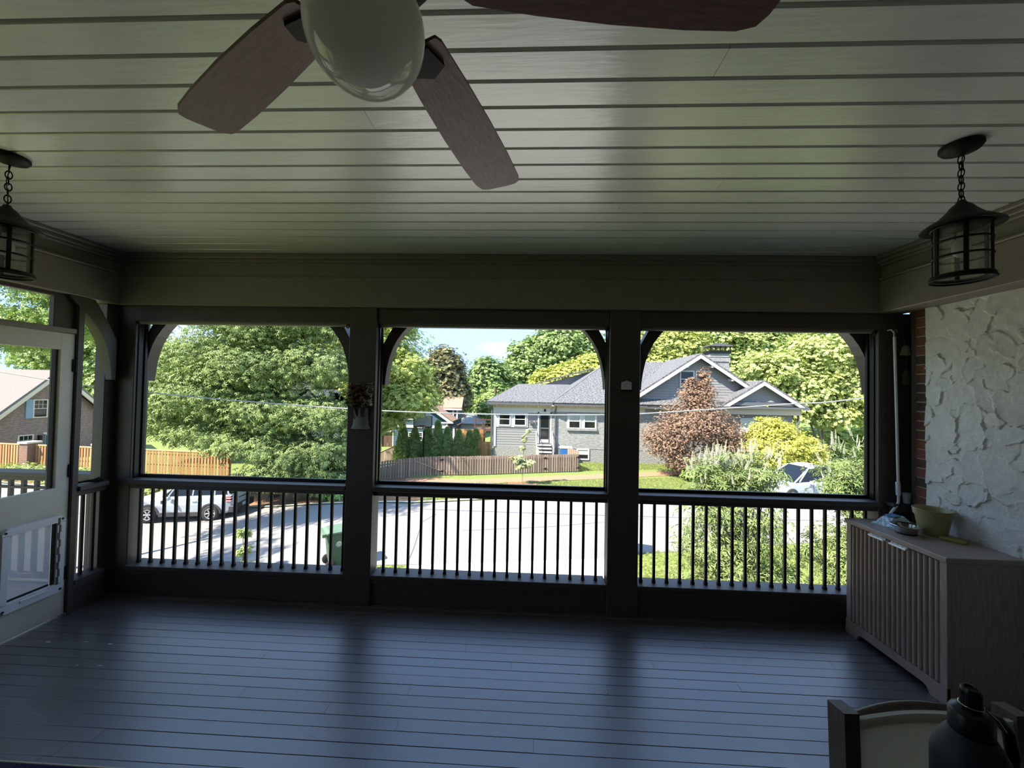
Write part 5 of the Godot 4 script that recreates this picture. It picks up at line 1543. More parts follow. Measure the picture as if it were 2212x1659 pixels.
func build_car(o: Node3D, sections: Array, roof: Array, axle: Array, r: float, boxy: bool) -> void:
	var ss := []
	for s in sections:
		ss.append(car_section(s[0], s[1], s[2], s[3]))
	put(loft(ss), "body", M.white_paint, o)
	# greenhouse: dark glass with painted roof and pillars
	var gs := []
	for s in roof:
		gs.append([V(s[0], s[1], s[2]), V(s[3], s[4], s[5]), V(s[3], s[4], -s[5]), V(s[0], s[1], -s[2])])
	put(loft(gs), "glasshouse", M.car_glass, o)
	var rf := MB.new()
	var pil := MB.new()
	for k in roof.size() - 1:
		var a: Array = roof[k]
		var b: Array = roof[k + 1]
		if k > 0 and k < roof.size() - 2:
			rf.quad(V(a[3], a[4] + 0.012, a[5]), V(b[3], b[4] + 0.012, b[5]), V(b[3], b[4] + 0.012, -b[5]), V(a[3], a[4] + 0.012, -a[5]))
			rf.quad(V(a[3], a[4] - 0.09, a[5] + 0.03), V(b[3], b[4] - 0.09, b[5] + 0.03), V(b[3], b[4] + 0.012, b[5]), V(a[3], a[4] + 0.012, a[5]))
			rf.quad(V(b[3], b[4] - 0.09, -b[5] - 0.03), V(a[3], a[4] - 0.09, -a[5] - 0.03), V(a[3], a[4] + 0.012, -a[5]), V(b[3], b[4] + 0.012, -b[5]))
	put(rf, "roof", M.white_paint, o)
	for k in range(1, roof.size()):
		var a: Array = roof[k]
		for sg in [-1.0, 1.0]:
			pil.tube([V(a[0], a[1], a[2] * sg), V(a[3], a[4], a[5] * sg)], [0.035], 6)
	var f0: Array = roof[0]
	var f1: Array = roof[1]
	for sg in [-1.0, 1.0]:
		pil.tube([V(f0[0], f0[1], f0[2] * sg), V(f1[3], f1[4], f1[5] * sg)], [0.04], 6)
	put(pil, "pillar", M.white_paint, o)
	var hw: float = sections[int(sections.size() / 2)][1]
	for x in axle:
		for sg in [-1.0, 1.0]:
			var arch := MB.new()
			for k in 14:
				var a0 := PI * k / 14.0
				var a1 := PI * (k + 1) / 14.0
				arch.bx(V(0, 0, 0), V(0, 0, 0))
				var P := func(a: float, rad: float, zz: float) -> Vector3: return V(x + cos(a) * rad, r + sin(a) * rad, zz * sg)
				arch.quad(P.call(a0, r * 1.08, hw + 0.012), P.call(a1, r * 1.08, hw + 0.012), P.call(a1, r * 1.28, hw + 0.012), P.call(a0, r * 1.28, hw + 0.012))
				arch.quad(P.call(a0, r * 1.28, hw + 0.012), P.call(a1, r * 1.28, hw + 0.012), P.call(a1, r * 1.28, hw - 0.06), P.call(a0, r * 1.28, hw - 0.06))
			put(arch, "wheel_arch", M.dark_plastic if boxy else M.white_paint, o)
			var well := MB.new()
			for k in 20:
				var a0 := TAU * k / 20.0
				var a1 := TAU * (k + 1) / 20.0
				well.tri(V(x, r, (hw + 0.006) * sg), V(x + cos(a0) * r * 1.1, r + sin(a0) * r * 1.1, (hw + 0.006) * sg), V(x + cos(a1) * r * 1.1, r + sin(a1) * r * 1.1, (hw + 0.006) * sg))
			put(well, "wheel_well", M.black_rubber, o)
			wheel(o, V(x, r, (hw - 0.07) * sg), r, sg)
	for sg in [-1.0, 1.0]:
		put(MB.new().bx(V(axle[1] + r * 1.2, 0.26, (hw - 0.02) * sg), V(axle[0] - r * 1.2, 0.46, (hw + 0.012) * sg), 0.01), "sill", M.dark_plastic if boxy else M.white_paint, o)
		put(MB.new().box(V(axle[0] - 0.95, 1.12 if boxy else 0.98, (hw + 0.12) * sg), V(0.12, 0.16, 0.2), 0.03), "mirror", M.white_paint, o)
		for dx in [0.62, 1.55]:
			put(MB.new().bx(V(axle[0] - r - dx - 0.15, 0.93 if boxy else 0.8, (hw - 0.01) * sg), V(axle[0] - r - dx + 0.05, 0.96 if boxy else 0.83, (hw + 0.03) * sg), 0.008), "door_handle", M.white_paint, o)
			put(MB.new().bx(V(axle[0] - r - dx - 0.24, 0.47, (hw - 0.02) * sg), V(axle[0] - r - dx - 0.23, 1.05 if boxy else 0.88, (hw + 0.004) * sg)), "door_seam", M.dark_plastic, o)

func vehicles_and_bins() -> void:
	var s := thing("white_suv", "white boxy SUV with black wheel arches parked along the far kerb", "car", V(-16.02, -4.60, -18.25), PI + 0.137)
	s.rotation.z = -0.015
	build_car(s, [[2.18, 0.55, 0.45, 0.95], [2.10, 0.80, 0.35, 1.02], [1.75, 0.91, 0.30, 1.08], [0.9, 0.935, 0.28, 1.14], [-0.6, 0.935, 0.28, 1.18], [-1.9, 0.92, 0.32, 1.20], [-2.16, 0.86, 0.40, 1.18], [-2.21, 0.72, 0.48, 1.12]],
		[[0.85, 1.12, 0.80, 0.80, 1.14, 0.78], [0.55, 1.16, 0.80, 0.25, 1.70, 0.66], [-0.5, 1.18, 0.82, -0.5, 1.76, 0.66], [-1.45, 1.18, 0.82, -1.4, 1.75, 0.65], [-2.05, 1.18, 0.80, -1.85, 1.70, 0.62], [-2.1, 1.18, 0.78, -2.05, 1.2, 0.76]], [1.34, -1.33], 0.365, true)
	for sg in [-1.0, 1.0]:
		var tl := put(MB.new().bx(V(-2.19, 0.86, 0.58 * sg), V(-1.98, 1.12, 0.905 * sg), 0.015), "tail_lamp", M.tail_red, s)
		put(MB.new().bx(V(-2.205, 1.02, 0.66 * sg), V(-2.0, 1.07, 0.912 * sg), 0.008).bx(V(-2.205, 0.89, 0.66 * sg), V(-2.0, 0.94, 0.912 * sg), 0.008), "lens", M.white_trim, tl)
		put(MB.new().bx(V(0.72, 0.86, 0.925 * sg), V(0.80, 1.0, 0.945 * sg), 0.005), "vent", M.dark_plastic, s)
		put(MB.new().bx(V(2.05, 0.78, 0.45 * sg), V(2.19, 0.95, 0.80 * sg), 0.02), "head_lamp", M.white_trim, s)
	put(MB.new().bx(V(-2.30, 0.36, -0.86), V(-2.05, 0.68, 0.86), 0.03), "rear_bumper", M.dark_plastic, s)
	put(MB.new().bx(V(2.05, 0.34, -0.84), V(2.26, 0.66, 0.84), 0.03), "front_bumper", M.dark_plastic, s)
	var pl := put(MB.new().bx(V(-2.315, 0.52, -0.16), V(-2.30, 0.66, 0.16), 0.002), "licence_plate", M.white_trim, s)
	put(MB.new().bx(V(-2.32, 0.56, -0.12), V(-2.314, 0.62, -0.07)).bx(V(-2.32, 0.56, -0.05), V(-2.314, 0.62, 0.0)).bx(V(-2.32, 0.56, 0.03), V(-2.314, 0.62, 0.08)), "plate_print", M.shutter, pl)
	put(MB.new().bx(V(-2.23, 0.92, -0.3), V(-2.21, 0.96, 0.3), 0.004), "tailgate_trim", M.dark_plastic, s)

	var c := thing("white_sedan", "white sedan on the street behind the flowering bush", "car", V(13.6, -3.29, -20.0), PI + 0.22)
	build_car(c, [[2.35, 0.5, 0.40, 0.66], [2.2, 0.78, 0.28, 0.78], [1.5, 0.90, 0.22, 0.90], [0.7, 0.92, 0.22, 0.97], [-0.8, 0.92, 0.22, 1.02], [-1.7, 0.90, 0.24, 1.04], [-2.2, 0.82, 0.32, 1.0], [-2.35, 0.65, 0.42, 0.9]],
		[[1.15, 0.94, 0.78, 1.1, 0.96, 0.76], [0.9, 0.97, 0.80, 0.15, 1.58, 0.58], [-0.5, 1.0, 0.82, -0.4, 1.66, 0.58], [-1.2, 1.02, 0.80, -1.0, 1.62, 0.57], [-2.0, 1.02, 0.74, -1.75, 1.22, 0.60], [-2.05, 1.02, 0.72, -2.0, 1.04, 0.7]], [1.42, -1.4], 0.34, false)

	bin_at(V(-5.28, -3.31, -10.88), 0.62, "green wheeled rubbish bin with a round white emblem at the kerb", M.bin_green, M.bin_lid, true)
	bin_at(V(3.02, -3.28, -12.35), -0.3, "blue wheeled recycling bin at the kerb partly behind the porch post", M.bin_blue, M.bin_blue, false)
	# recycling tub by the bungalow steps
	var t := thing("recycling_tub", "bright blue tub with a pale lid by the bungalow steps", "tub", V(2.75, -3.3, -27.75))
	put(MB.new().bx(V(-0.42, 0.0, -0.3), V(0.42, 1.06, 0.3), 0.04), "tub", M.bin_blue, t)
	put(MB.new().bx(V(-0.45, 1.06, -0.33), V(0.45, 1.2, 0.33), 0.04), "lid", M.white_trim, t)
	# basketball hoop
	var b := thing("basketball_hoop", "basketball hoop with a pale backboard on a black pole by the evergreens", "hoop", V(-7.75, -3.65, -28.9))
	put(MB.new().tube([V(0, 0, 0), V(0, 2.2, 0), V(-0.02, 2.75, 0.3)], [0.06], 8), "pole", M.iron, b)
	put(MB.new().bx(V(-0.66, 2.62, 0.3), V(0.66, 3.42, 0.34), 0.01), "backboard", col(Color(0.62, 0.65, 0.64), 0.3), b)
	put(MB.new().bx(V(-0.68, 2.58, 0.3), V(0.68, 2.64, 0.36)).bx(V(-0.70, 2.6, 0.3), V(-0.66, 3.44, 0.36)).bx(V(0.66, 2.6, 0.3), V(0.70, 3.44, 0.36)).bx(V(-0.24, 2.6, 0.28), V(-0.2, 3.44, 0.33)).bx(V(0.2, 2.6, 0.28), V(0.24, 3.44, 0.33)), "board_frame", M.iron, b)
	put(MB.new().bx(V(-0.3, 2.78, 0.34), V(0.3, 2.82, 0.352)).bx(V(-0.3, 3.12, 0.34), V(0.3, 3.16, 0.352)).bx(V(-0.3, 2.8, 0.34), V(-0.26, 3.14, 0.352)).bx(V(0.26, 2.8, 0.34), V(0.3, 3.14, 0.352)), "target_square", M.white_trim, b)
	put(MB.new().torus(V(0, 2.72, 0.6), Vector3.UP, 0.23, 0.025, 24, 6), "rim", M.tail_red, b)
	var net := MB.new()
	for k in 12:
		var a := TAU * k / 12
		net.tube([V(cos(a) * 0.23, 2.72, 0.6 + sin(a) * 0.23), V(cos(a + 0.25) * 0.13, 2.34, 0.6 + sin(a + 0.25) * 0.13)], [0.008], 4)
		net.tube([V(cos(a) * 0.23, 2.72, 0.6 + sin(a) * 0.23), V(cos(a - 0.25) * 0.13, 2.34, 0.6 + sin(a - 0.25) * 0.13)], [0.008], 4)
	put(net, "net", M.white_trim, b)
	# overhead service wires
	for w in [[[V(-40, 4.9, -14.6), V(-20.143, 2.066, -14.0), V(-14.2, 1.39, -14.0), V(-6.7, 0.95, -14.0), V(-1.5, 0.86, -14.0), V(2.8, 0.93, -14.0), V(4.1, 1.0, -14.0), V(9.05, 1.44, -14.0), V(11.9, 1.75, -14.0), V(24, 3.7, -14)], "sagging grey overhead service wire crossing the view of the street", 0.024]]:
		var pts: Array = []
		var raw: Array = w[0]
		for i in raw.size() - 1:
			var p0: Vector3 = raw[maxi(i - 1, 0)]
			var p3: Vector3 = raw[mini(i + 2, raw.size() - 1)]
			for k in 5:
				pts.append((raw[i] as Vector3).cubic_interpolate(raw[i + 1], p0, p3, k / 5.0))
		pts.append(raw[-1])
		tag(put(MB.new().tube(pts, [w[2]], 6), "overhead_wire", M.wire), w[1], "wire")

func bin_at(at: Vector3, turn: float, label: String, bm: Material, lm: Material, emblem: bool) -> void:
	var b := thing("wheeled_bin", label, "bin", at, turn, "kerbside bins")
	# local x runs from the wheels to the front
	var ring := func(y: float, x0: float, x1: float, hz: float) -> Array:
		var c := 0.05
		return [V(x0 + c, y, -hz), V(x1 - c, y, -hz), V(x1, y, -hz + c), V(x1, y, hz - c), V(x1 - c, y, hz), V(x0 + c, y, hz), V(x0, y, hz - c), V(x0, y, -hz + c)]
	put(loft([ring.call(0.03, -0.22, 0.24, 0.23), ring.call(0.28, -0.27, 0.27, 0.25), ring.call(0.95, -0.33, 0.33, 0.29), ring.call(0.97, -0.36, 0.36, 0.315), ring.call(1.0, -0.36, 0.36, 0.315)]), "body", bm, b)
	var lid := put(loft([ring.call(1.0, -0.38, 0.41, 0.33), ring.call(1.035, -0.38, 0.41, 0.33), ring.call(1.085, -0.30, 0.30, 0.25)]), "lid", lm, b)
	put(MB.new().bx(V(-0.47, 0.99, -0.30), V(-0.36, 1.03, 0.30), 0.012).bx(V(-0.46, 0.92, -0.27), V(-0.35, 1.02, -0.23), 0.01).bx(V(-0.46, 0.92, 0.23), V(-0.35, 1.02, 0.27), 0.01), "handle", lm, b)
	for sg in [-1.0, 1.0]:
		var w := put(MB.new().lathe([Vector2(0, 0.03), Vector2(0.12, 0.03), Vector2(0.135, 0.02), Vector2(0.135, -0.02), Vector2(0.12, -0.03), Vector2(0, -0.03)], 24, V(-0.24, 0.135, 0.285 * sg), Basis(Vector3.RIGHT, PI / 2)), "wheel", M.tyre, b)
		var sp := MB.new()
		for k in 8:
			var a := TAU * k / 8
			sp.tube([V(-0.24, 0.135, 0.318 * sg), V(-0.24 + cos(a) * 0.1, 0.135 + sin(a) * 0.1, 0.318 * sg)], [0.008], 4)
		put(sp, "spoke", M.dark_plastic, w)
	if emblem:
		var e := put(MB.new().lathe([Vector2(0, 0.004), Vector2(0.078, 0.004), Vector2(0.078, 0)], 28, V(-0.03, 0.69, 0.272), Basis(Vector3.RIGHT, PI / 2 + 0.06)), "emblem", M.white_trim, b)
		put(MB.new().torus(V(-0.03, 0.69, 0.277), V(0, 0.06, 1).normalized(), 0.056, 0.006, 24, 5).tube([V(-0.055, 0.67, 0.276), V(-0.03, 0.73, 0.280), V(-0.005, 0.675, 0.276)], [0.007], 5), "emblem_mark", M.bin_green, e)
		put(MB.new().box(V(0.14, 0.745, 0.280), V(0.10, 0.04, 0.004), 0.001, Basis(V(0, 0, 1), 0.16)), "sticker", M.white_trim, b)

# ------------------------------------------------------------------ plants
func leaf_sprig(n: int, width: float, droop: float, spread: float, fold := 0.12, plain := false) -> ArrayMesh:
	var g := RandomNumberGenerator.new()
	g.seed = n * 31 + int(width * 100)
	var f := MB.new()
	for k in n:
		var a := TAU * k / n * spread + g.randf_range(-0.25, 0.25)
		var d := V(cos(a), 0, sin(a))
		var s := V(-sin(a), 0, cos(a)) * width * 0.5
		var b := d * 0.08 + V(0, g.randf_range(-0.05, 0.12), 0)
		var ln := g.randf_range(0.75, 1.0)
		var mid := b + d * ln * 0.5 + V(0, -droop * 0.2 + fold * 0.4, 0)
		var tip := b + d * ln + V(0, -droop * ln, 0)
		var m0 := b + d * ln * 0.45 + V(0, -droop * 0.22 - fold * 0.2, 0)
		if plain:
			f.tri(b, mid + s, tip); f.tri(b, tip, mid - s)
			continue
		f.tri(b, mid + s, m0); f.tri(mid + s, tip, m0)
		f.tri(b, m0, mid - s); f.tri(m0, tip, mid - s)
	return f.mesh()

# blobs: [centre, radii, share]; leaves gather in clumps towards the outside of each blob
func crown(parent: Node, blobs: Array, count: int, size: float, mesh: Mesh, ca: Color, cb: Color, clump := 0.28, inner := 0.55, flat := 0.6) -> void:
	var xf := []
	var cs := []
	var total := 0.0
	for b in blobs:
		total += b[2]
	for b in blobs:
		var n := int(count * b[2] / total)
		var cn := maxi(8, int(n / 14.0))
		var rad: Vector3 = b[1]
		var cen := []
		for k in cn:
			var d := V(rng.randfn(), rng.randfn(), rng.randfn()).normalized()
			cen.append([(b[0] as Vector3) + d * rad * rr(inner, 1.0), d, rr(-0.3, 0.3)])
		var cr := clump * (rad.x + rad.y + rad.z) / 3.0
		for k in n:
			var c: Array = cen[rng.randi() % cn]
			var off := V(rng.randfn(), rng.randfn() * 0.6, rng.randfn()) * cr * 0.6
			var up: Vector3 = (V(0, flat, 0) + (c[1] as Vector3) * 0.55 + V(rng.randfn(), rng.randfn(), rng.randfn()) * 0.28).normalized()
			var sd := up.cross(V(rng.randfn(), 0.1, rng.randfn())).normalized()
			var s := size * rr(0.7, 1.25)
			xf.append(Transform3D(Basis(sd * s, up * s, sd.cross(up) * s), (c[0] as Vector3) + off))
			var t := rng.randf()   # leaves differ one by one, wherever they hang
			cs.append(ca.lerp(cb, 0.3 + 0.55 * t))
	copies("foliage", parent, mesh, M.leaf, xf, cs)

func limbs(parent: Node, base: Vector3, h: float, r: float, blobs: Array, m: Material, lean := Vector3.ZERO) -> void:
	if r < 0.1 and h > 5.0:
		put(MB.new().tube([base - V(0, 0.3, 0), base + V(0, h, 0), base + V(0.1, h + 2.5, 0)], [r * 1.3, r, r * 0.4], 10), "trunk", m, parent)
		return
	var top := base + V(0, h, 0) + lean
	var k1 := base.lerp(top, 0.5) + V(rr(-0.1, 0.1), 0, rr(-0.1, 0.1)) * h * 0.3
	put(MB.new().tube([base - V(0, 0.3, 0), base + V(0, 0.15, 0), k1, top], [r * 1.5, r * 1.1, r * 0.85, r * 0.6], 10), "trunk", m, parent)
	for b in blobs:
		var e: Vector3 = b[0]
		var mid := top.lerp(e, 0.5) + V(rr(-0.3, 0.3), rr(-0.1, 0.5), rr(-0.3, 0.3))
		put(MB.new().tube([base.lerp(top, rr(0.55, 0.95)), mid, e, e + V(rr(-1, 1), rr(0.2, 1.0), rr(-1, 1)) * (b[1] as Vector3).x * 0.4], [r * 0.5, r * 0.32, r * 0.18, r * 0.06], 7), "branch", m, parent)

func tree(called: String, label: String, base: Vector3, h: float, r: float, blobs: Array, count: int, size: float, mesh: Mesh, ca: Color, cb: Color, group: String, m: Material = null, clump := 0.28, inner := 0.55) -> Node3D:
	var o := thing(called, label, "shrub" if called.contains("shrub") else "tree", base, 0.0, group)
	var loc := []
	for b in blobs:
		loc.append([V(b[0], b[1], b[2]) - base, V(b[3], b[4], b[5]), b[6]])
	if h > 0.0:
		limbs(o, Vector3.ZERO, h, r, loc, m if m else M.bark)
	crown(o, loc, count, size, mesh, ca, cb, clump, inner)
	return o

func plants() -> void:
	var broad := leaf_sprig(7, 0.42, 0.35, 1.0)
	var long := leaf_sprig(7, 0.30, 0.45, 1.0)
	var narrow := leaf_sprig(6, 0.17, 0.2, 0.8)
	var small := leaf_sprig(8, 0.55, 0.15, 1.0, 0.25, true)

	# the big layered tree seen through the opening by the door
	var bl := []
	for q in [[-15.6, 4.8, -21.0, 3.4, 1.5, 2.6, 1.4], [-12.2, 5.4, -21.0, 3.2, 1.4, 2.6, 1.3], [-18.4, 3.3, -21.2, 2.6, 1.3, 2.2, 1.0], [-15.0, 2.6, -20.6, 3.6, 1.2, 2.6, 1.5], [-11.4, 2.9, -20.8, 2.8, 1.2, 2.2, 1.0],
			[-17.6, 0.9, -20.8, 3.0, 1.0, 2.2, 1.1], [-13.6, 0.4, -20.4, 3.2, 1.0, 2.4, 1.3], [-10.6, 0.3, -20.6, 2.4, 1.1, 2.0, 1.0], [-17.2, -1.0, -20.6, 2.4, 0.8, 1.8, 0.7], [-14.0, -1.4, -20.2, 2.6, 0.8, 2.0, 1.0], [-11.0, -1.7, -20.2, 2.4, 0.9, 1.9, 1.0], [-12.6, -2.9, -20.0, 2.2, 0.7, 1.7, 0.8], [-10.0, -3.1, -19.9, 1.7, 0.7, 1.5, 0.7], [-20.2, 1.6, -21.4, 2.2, 1.4, 1.8, 0.8], [-20.4, -0.2, -21.6, 1.9, 1.0, 1.6, 0.6], [-13.8, 6.8, -21.2, 3.6, 1.3, 2.6, 1.0]]:
		bl.append(q)
	tree("shade_tree", "big dark green tree with layered drooping branches behind the white SUV", V(-14.3, land(-14.3, 0), -21.6), 6.5, 0.24, bl, 40000, 0.175, long, Color(0.115, 0.187, 0.058), Color(0.331, 0.418, 0.144), "street trees", null, 0.30, 0.35)
	tree("shade_tree", "tree whose branches hang outside the screen door", V(-15.6, land(-15.6, 0), -12.5), 6.5, 0.09,
		[[-16.6, 5.6, -12.6, 2.2, 1.3, 2.2, 1.0], [-14.4, 5.2, -12.4, 2.0, 1.2, 2.0, 1.0], [-15.4, 7.2, -12.4, 2.6, 1.4, 2.4, 1.0], [-15.0, 3.9, -12.6, 2.2, 0.9, 1.8, 1.0], [-17.4, 3.6, -12.2, 1.8, 0.9, 1.6, 0.8], [-13.2, 6.6, -12.2, 1.8, 1.2, 1.8, 0.7]],
		14000, 0.125, long, Color(0.166, 0.282, 0.074), Color(0.431, 0.546, 0.166), "street trees", null, 0.30, 0.3)
	tree("shade_tree", "street tree near the landing that throws dappled shade on the asphalt", V(-17.5, land(-17.5, 0), -6.5), 6.0, 0.2,
		[[-17.5, 4.0, -6.2, 2.2, 1.4, 2.0, 1.0], [-15.2, 2.6, -6.6, 1.8, 1.0, 1.6, 0.8], [-19.2, 2.8, -6.4, 2.0, 1.2, 1.8, 0.8], [-16.8, 6.0, -6.6, 1.9, 1.2, 1.8, 0.8], [-13.6, 1.2, -6.2, 1.4, 0.6, 1.2, 0.4]],
		4200, 0.24, long, Color(0.144, 0.230, 0.065), Color(0.360, 0.446, 0.144), "street trees", null, 0.30, 0.3)
	tree("shade_tree", "bright yellow-green leafy tree in front of the blue house", V(-11.2, land(-11.2, 0), -27.0), 7.5, 0.22,
		[[-10.6, 5.2, -27.0, 3.0, 2.0, 2.4, 1.2], [-8.8, 3.0, -26.6, 2.2, 1.5, 2.0, 1.2], [-8.0, 1.1, -26.4, 1.9, 1.2, 1.8, 1.1], [-10.5, 1.8, -26.8, 2.4, 1.6, 2.2, 1.0], [-12.8, 4.0, -27.2, 2.6, 2.2, 2.2, 0.9], [-10.2, -0.4, -26.6, 1.7, 0.9, 1.5, 0.7], [-9.2, 6.6, -27.0, 1.6, 1.2, 1.5, 0.5], [-13.0, 7.0, -27, 2.6, 1.6, 2.2, 0.7]],
		24000, 0.17, broad, Color(0.199, 0.348, 0.074), Color(0.596, 0.612, 0.166), "street trees", null, 0.3, 0.35)

	# tree line behind the houses
	var far := [
		["dark brownish evergreen tree standing behind the blue house roof", V(-9.5, -4, -48.5), [[-9.6, 3.6, -44, 2.3, 3.2, 2.2, 1.0], [-8.3, 1.2, -43.6, 1.8, 2.4, 1.8, 0.7]], 10400, 0.20, Color(0.141, 0.166, 0.074), Color(0.331, 0.298, 0.149)],
		["deep green round-topped tree left of the bungalow roof", V(-5.5, -4, -56), [[-5.6, 3.6, -56, 3.0, 3.2, 2.6, 1.0], [-8.0, 1.0, -55, 2.6, 2.6, 2.2, 0.8], [-4.2, 0.4, -54, 2.6, 2.4, 2.2, 0.8]], 14400, 0.24, Color(0.124, 0.223, 0.074), Color(0.348, 0.464, 0.166)],
		["tall spreading green tree rising above the bungalow ridge", V(2.5, -4, -62), [[0.0, 7.0, -62, 3.6, 3.4, 3.0, 1.0], [4.5, 9.2, -62, 4.6, 3.8, 3.2, 1.5], [8.5, 8.4, -63, 4.4, 3.8, 3.0, 1.3], [2.5, 4.6, -61, 4.4, 3.0, 3.0, 1.2], [-2.6, 4.0, -61, 3.0, 2.8, 2.6, 0.8], [7.8, 4.8, -61, 4.0, 3.0, 2.6, 1.0]], 30000, 0.26, Color(0.141, 0.248, 0.083), Color(0.414, 0.530, 0.199)],
		["low bushy green tree between the garage and the bungalow", V(-4.2, -4, -50), [[-4.4, -0.6, -50, 2.4, 2.0, 2.0, 1.0], [-2.2, -0.9, -49, 1.8, 1.8, 1.8, 0.7]], 7200, 0.20, Color(0.166, 0.265, 0.083), Color(0.431, 0.546, 0.182)],
		["yellow-green tree just behind the bungalow hip roof", V(5.2, -4, -47), [[5.4, 3.6, -47, 2.8, 2.0, 2.0, 1.0], [8.0, 4.6, -47.5, 2.6, 2.2, 2.0, 0.9], [2.4, 2.9, -46.8, 2.2, 1.5, 1.8, 0.6]], 11200, 0.20, Color(0.315, 0.397, 0.074), Color(0.612, 0.612, 0.149)],
		["pale yellow-green tree over the bungalow's front gable", V(16, -4, -52), [[14.6, 7.4, -52, 4.2, 2.8, 2.6, 1.2], [19.0, 8.0, -52, 4.4, 3.0, 2.6, 1.2], [17.0, 5.0, -51, 5.0, 2.4, 2.4, 1.0]], 18000, 0.22, Color(0.348, 0.464, 0.099), Color(0.612, 0.612, 0.215)],
		["high green tree behind the chimney", V(28, -4, -56), [[26.0, 10.0, -56, 5.0, 4.2, 3.0, 1.3], [32.0, 9.0, -56, 5.0, 4.6, 3.0, 1.3], [29, 4.6, -55, 6.5, 3.4, 3.0, 1.3], [37, 10, -57, 5, 5, 3, 1.2], [42, 6, -57, 6, 5, 3, 1.2], [36, 3, -55, 6, 4, 3, 1.0]], 34000, 0.28, Color(0.199, 0.315, 0.083), Color(0.546, 0.612, 0.215)],
		["leafy tree rising behind the brick house", V(-62, -4, -52), [[-58, 6, -52, 6, 4, 4, 1.2], [-66, 6.5, -52, 6, 4.5, 4, 1.2], [-50, 4, -52, 5.5, 4, 4, 1.1], [-44, 2, -53, 5, 4, 4, 1.0], [-56, 1, -51, 6, 3, 3, 0.8]], 24000, 0.33, Color(0.166, 0.282, 0.074), Color(0.480, 0.580, 0.199)],
		["dense green tree standing behind the white house", V(-27, -4, -52), [[-27, 4, -52, 6, 5, 4, 1.2], [-36, 4, -52, 6, 5, 4, 1.1], [-19, 3, -52, 5, 5, 4, 1.1]], 18000, 0.32, Color(0.116, 0.207, 0.058), Color(0.348, 0.447, 0.132)]]
	far.append(["leafy understory trees behind the cedar fence", V(-25, -4.65, -31.5), [[-28, -1.3, -31, 3.2, 1.8, 1.6, 1.0], [-22.5, -1.0, -31, 3.0, 1.9, 1.6, 1.0], [-24.5, 1.2, -32, 3.0, 1.6, 1.6, 0.8]], 11000, 0.17, Color(0.10, 0.17, 0.05), Color(0.30, 0.37, 0.13)])
	for q in far:
		tree("background_tree", q[0], q[1], 6.0, 0.3, q[2], q[3], q[4], small, q[5], q[6], "trees behind the houses", null, 0.24, 0.62)
	# airy multi-stemmed tree at the street corner
	var cm := thing("multi_stem_tree", "airy light green tree with several pale stems beyond the yellow shrub", "tree", V(23.6, -3.3, -32), 0, "street trees")
	for k in 5:
		var a := TAU * k / 5
		var top := V(cos(a) * 1.3, 3.4 + 0.4 * (k % 2), sin(a) * 0.9)
		put(MB.new().tube([V(cos(a) * 0.25, -0.2, sin(a) * 0.2), V(cos(a) * 0.5, 1.6, sin(a) * 0.4), top, top + V(cos(a) * 1.6, 2.6, sin(a))], [0.11, 0.09, 0.06, 0.02], 7), "stem", M.pale_bark, cm)
	crown(cm, [[V(-1.4, 5.6, 0), V(2.8, 1.9, 2.2), 1.2], [V(1.8, 6.0, 0), V(3.0, 2.2, 2.2), 1.2], [V(0, 8.4, 0), V(3.4, 2.0, 2.4), 1.2], [V(-3.6, 3.9, 0.4), V(2.0, 1.0, 1.6), 0.6], [V(4.2, 4.0, 0.3), V(2.4, 1.4, 1.8), 0.9], [V(0.4, 3.6, 0.6), V(2.2, 0.9, 1.6), 0.6], [V(-4.2, 7.2, 0), V(2.2, 1.5, 2.0), 0.8]], 20000, 0.165, small, Color(0.282, 0.431, 0.099), Color(0.612, 0.612, 0.248), 0.26, 0.45)
	# hedge under it
	tree("hedge_shrub", "bright green hedge below the airy tree", V(29, -3.3, -36), 0.0, 0.1, [[27, -2.3, -36, 3.4, 1.3, 1.4, 1.0], [32.5, -2.0, -36.5, 3.6, 1.7, 1.4, 1.0]], 3200, 0.25, small, Color(0.265, 0.414, 0.083), Color(0.596, 0.612, 0.166), "garden shrubs")

	# garden shrubs in front of the bungalow
	tree("plum_shrub", "tall bronze-red shrub in front of the bungalow gable", V(10.2, -3.3, -24.4), 2.0, 0.07,
		[[10.2, 0.2, -24.4, 2.0, 1.5, 1.5, 1.3], [8.6, -0.9, -24.3, 1.5, 1.3, 1.3, 1.0], [11.7, -0.6, -24.4, 1.5, 1.2, 1.3, 1.0], [10.4, 1.7, -24.4, 1.1, 0.9, 0.9, 0.7], [10.8, 2.7, -24.4, 0.4, 0.8, 0.4, 0.18], [10.0, 2.4, -24.4, 0.35, 0.5, 0.35, 0.12], [9.4, -2.2, -24.2, 1.2, 0.9, 1.0, 0.6], [12.6, -1.4, -24.2, 1.0, 0.8, 1.0, 0.5]],
		30000, 0.058, small, Color(0.115, 0.075, 0.05), Color(0.42, 0.27, 0.185), "garden shrubs", null, 0.3, 0.4)
	tree("golden_shrub", "round golden-yellow shrub beside the bronze-red shrub", V(15.0, -3.3, -24.0), 0.8, 0.06,
		[[15.0, -1.1, -24.0, 1.9, 1.2, 1.3, 1.2], [13.6, -1.8, -23.8, 1.2, 1.0, 1.1, 0.8], [16.6, -1.5, -24.0, 1.1, 0.9, 1.0, 0.8], [14.6, -0.2, -24.0, 1.2, 0.7, 0.9, 0.6], [15.6, -2.4, -23.7, 1.6, 0.7, 1.0, 0.6]],
		20000, 0.06, small, Color(0.480, 0.480, 0.058), Color(0.612, 0.612, 0.149), "garden shrubs", null, 0.2, 0.6)

	# clipped row of cone-shaped evergreens
	var spray := MB.new()
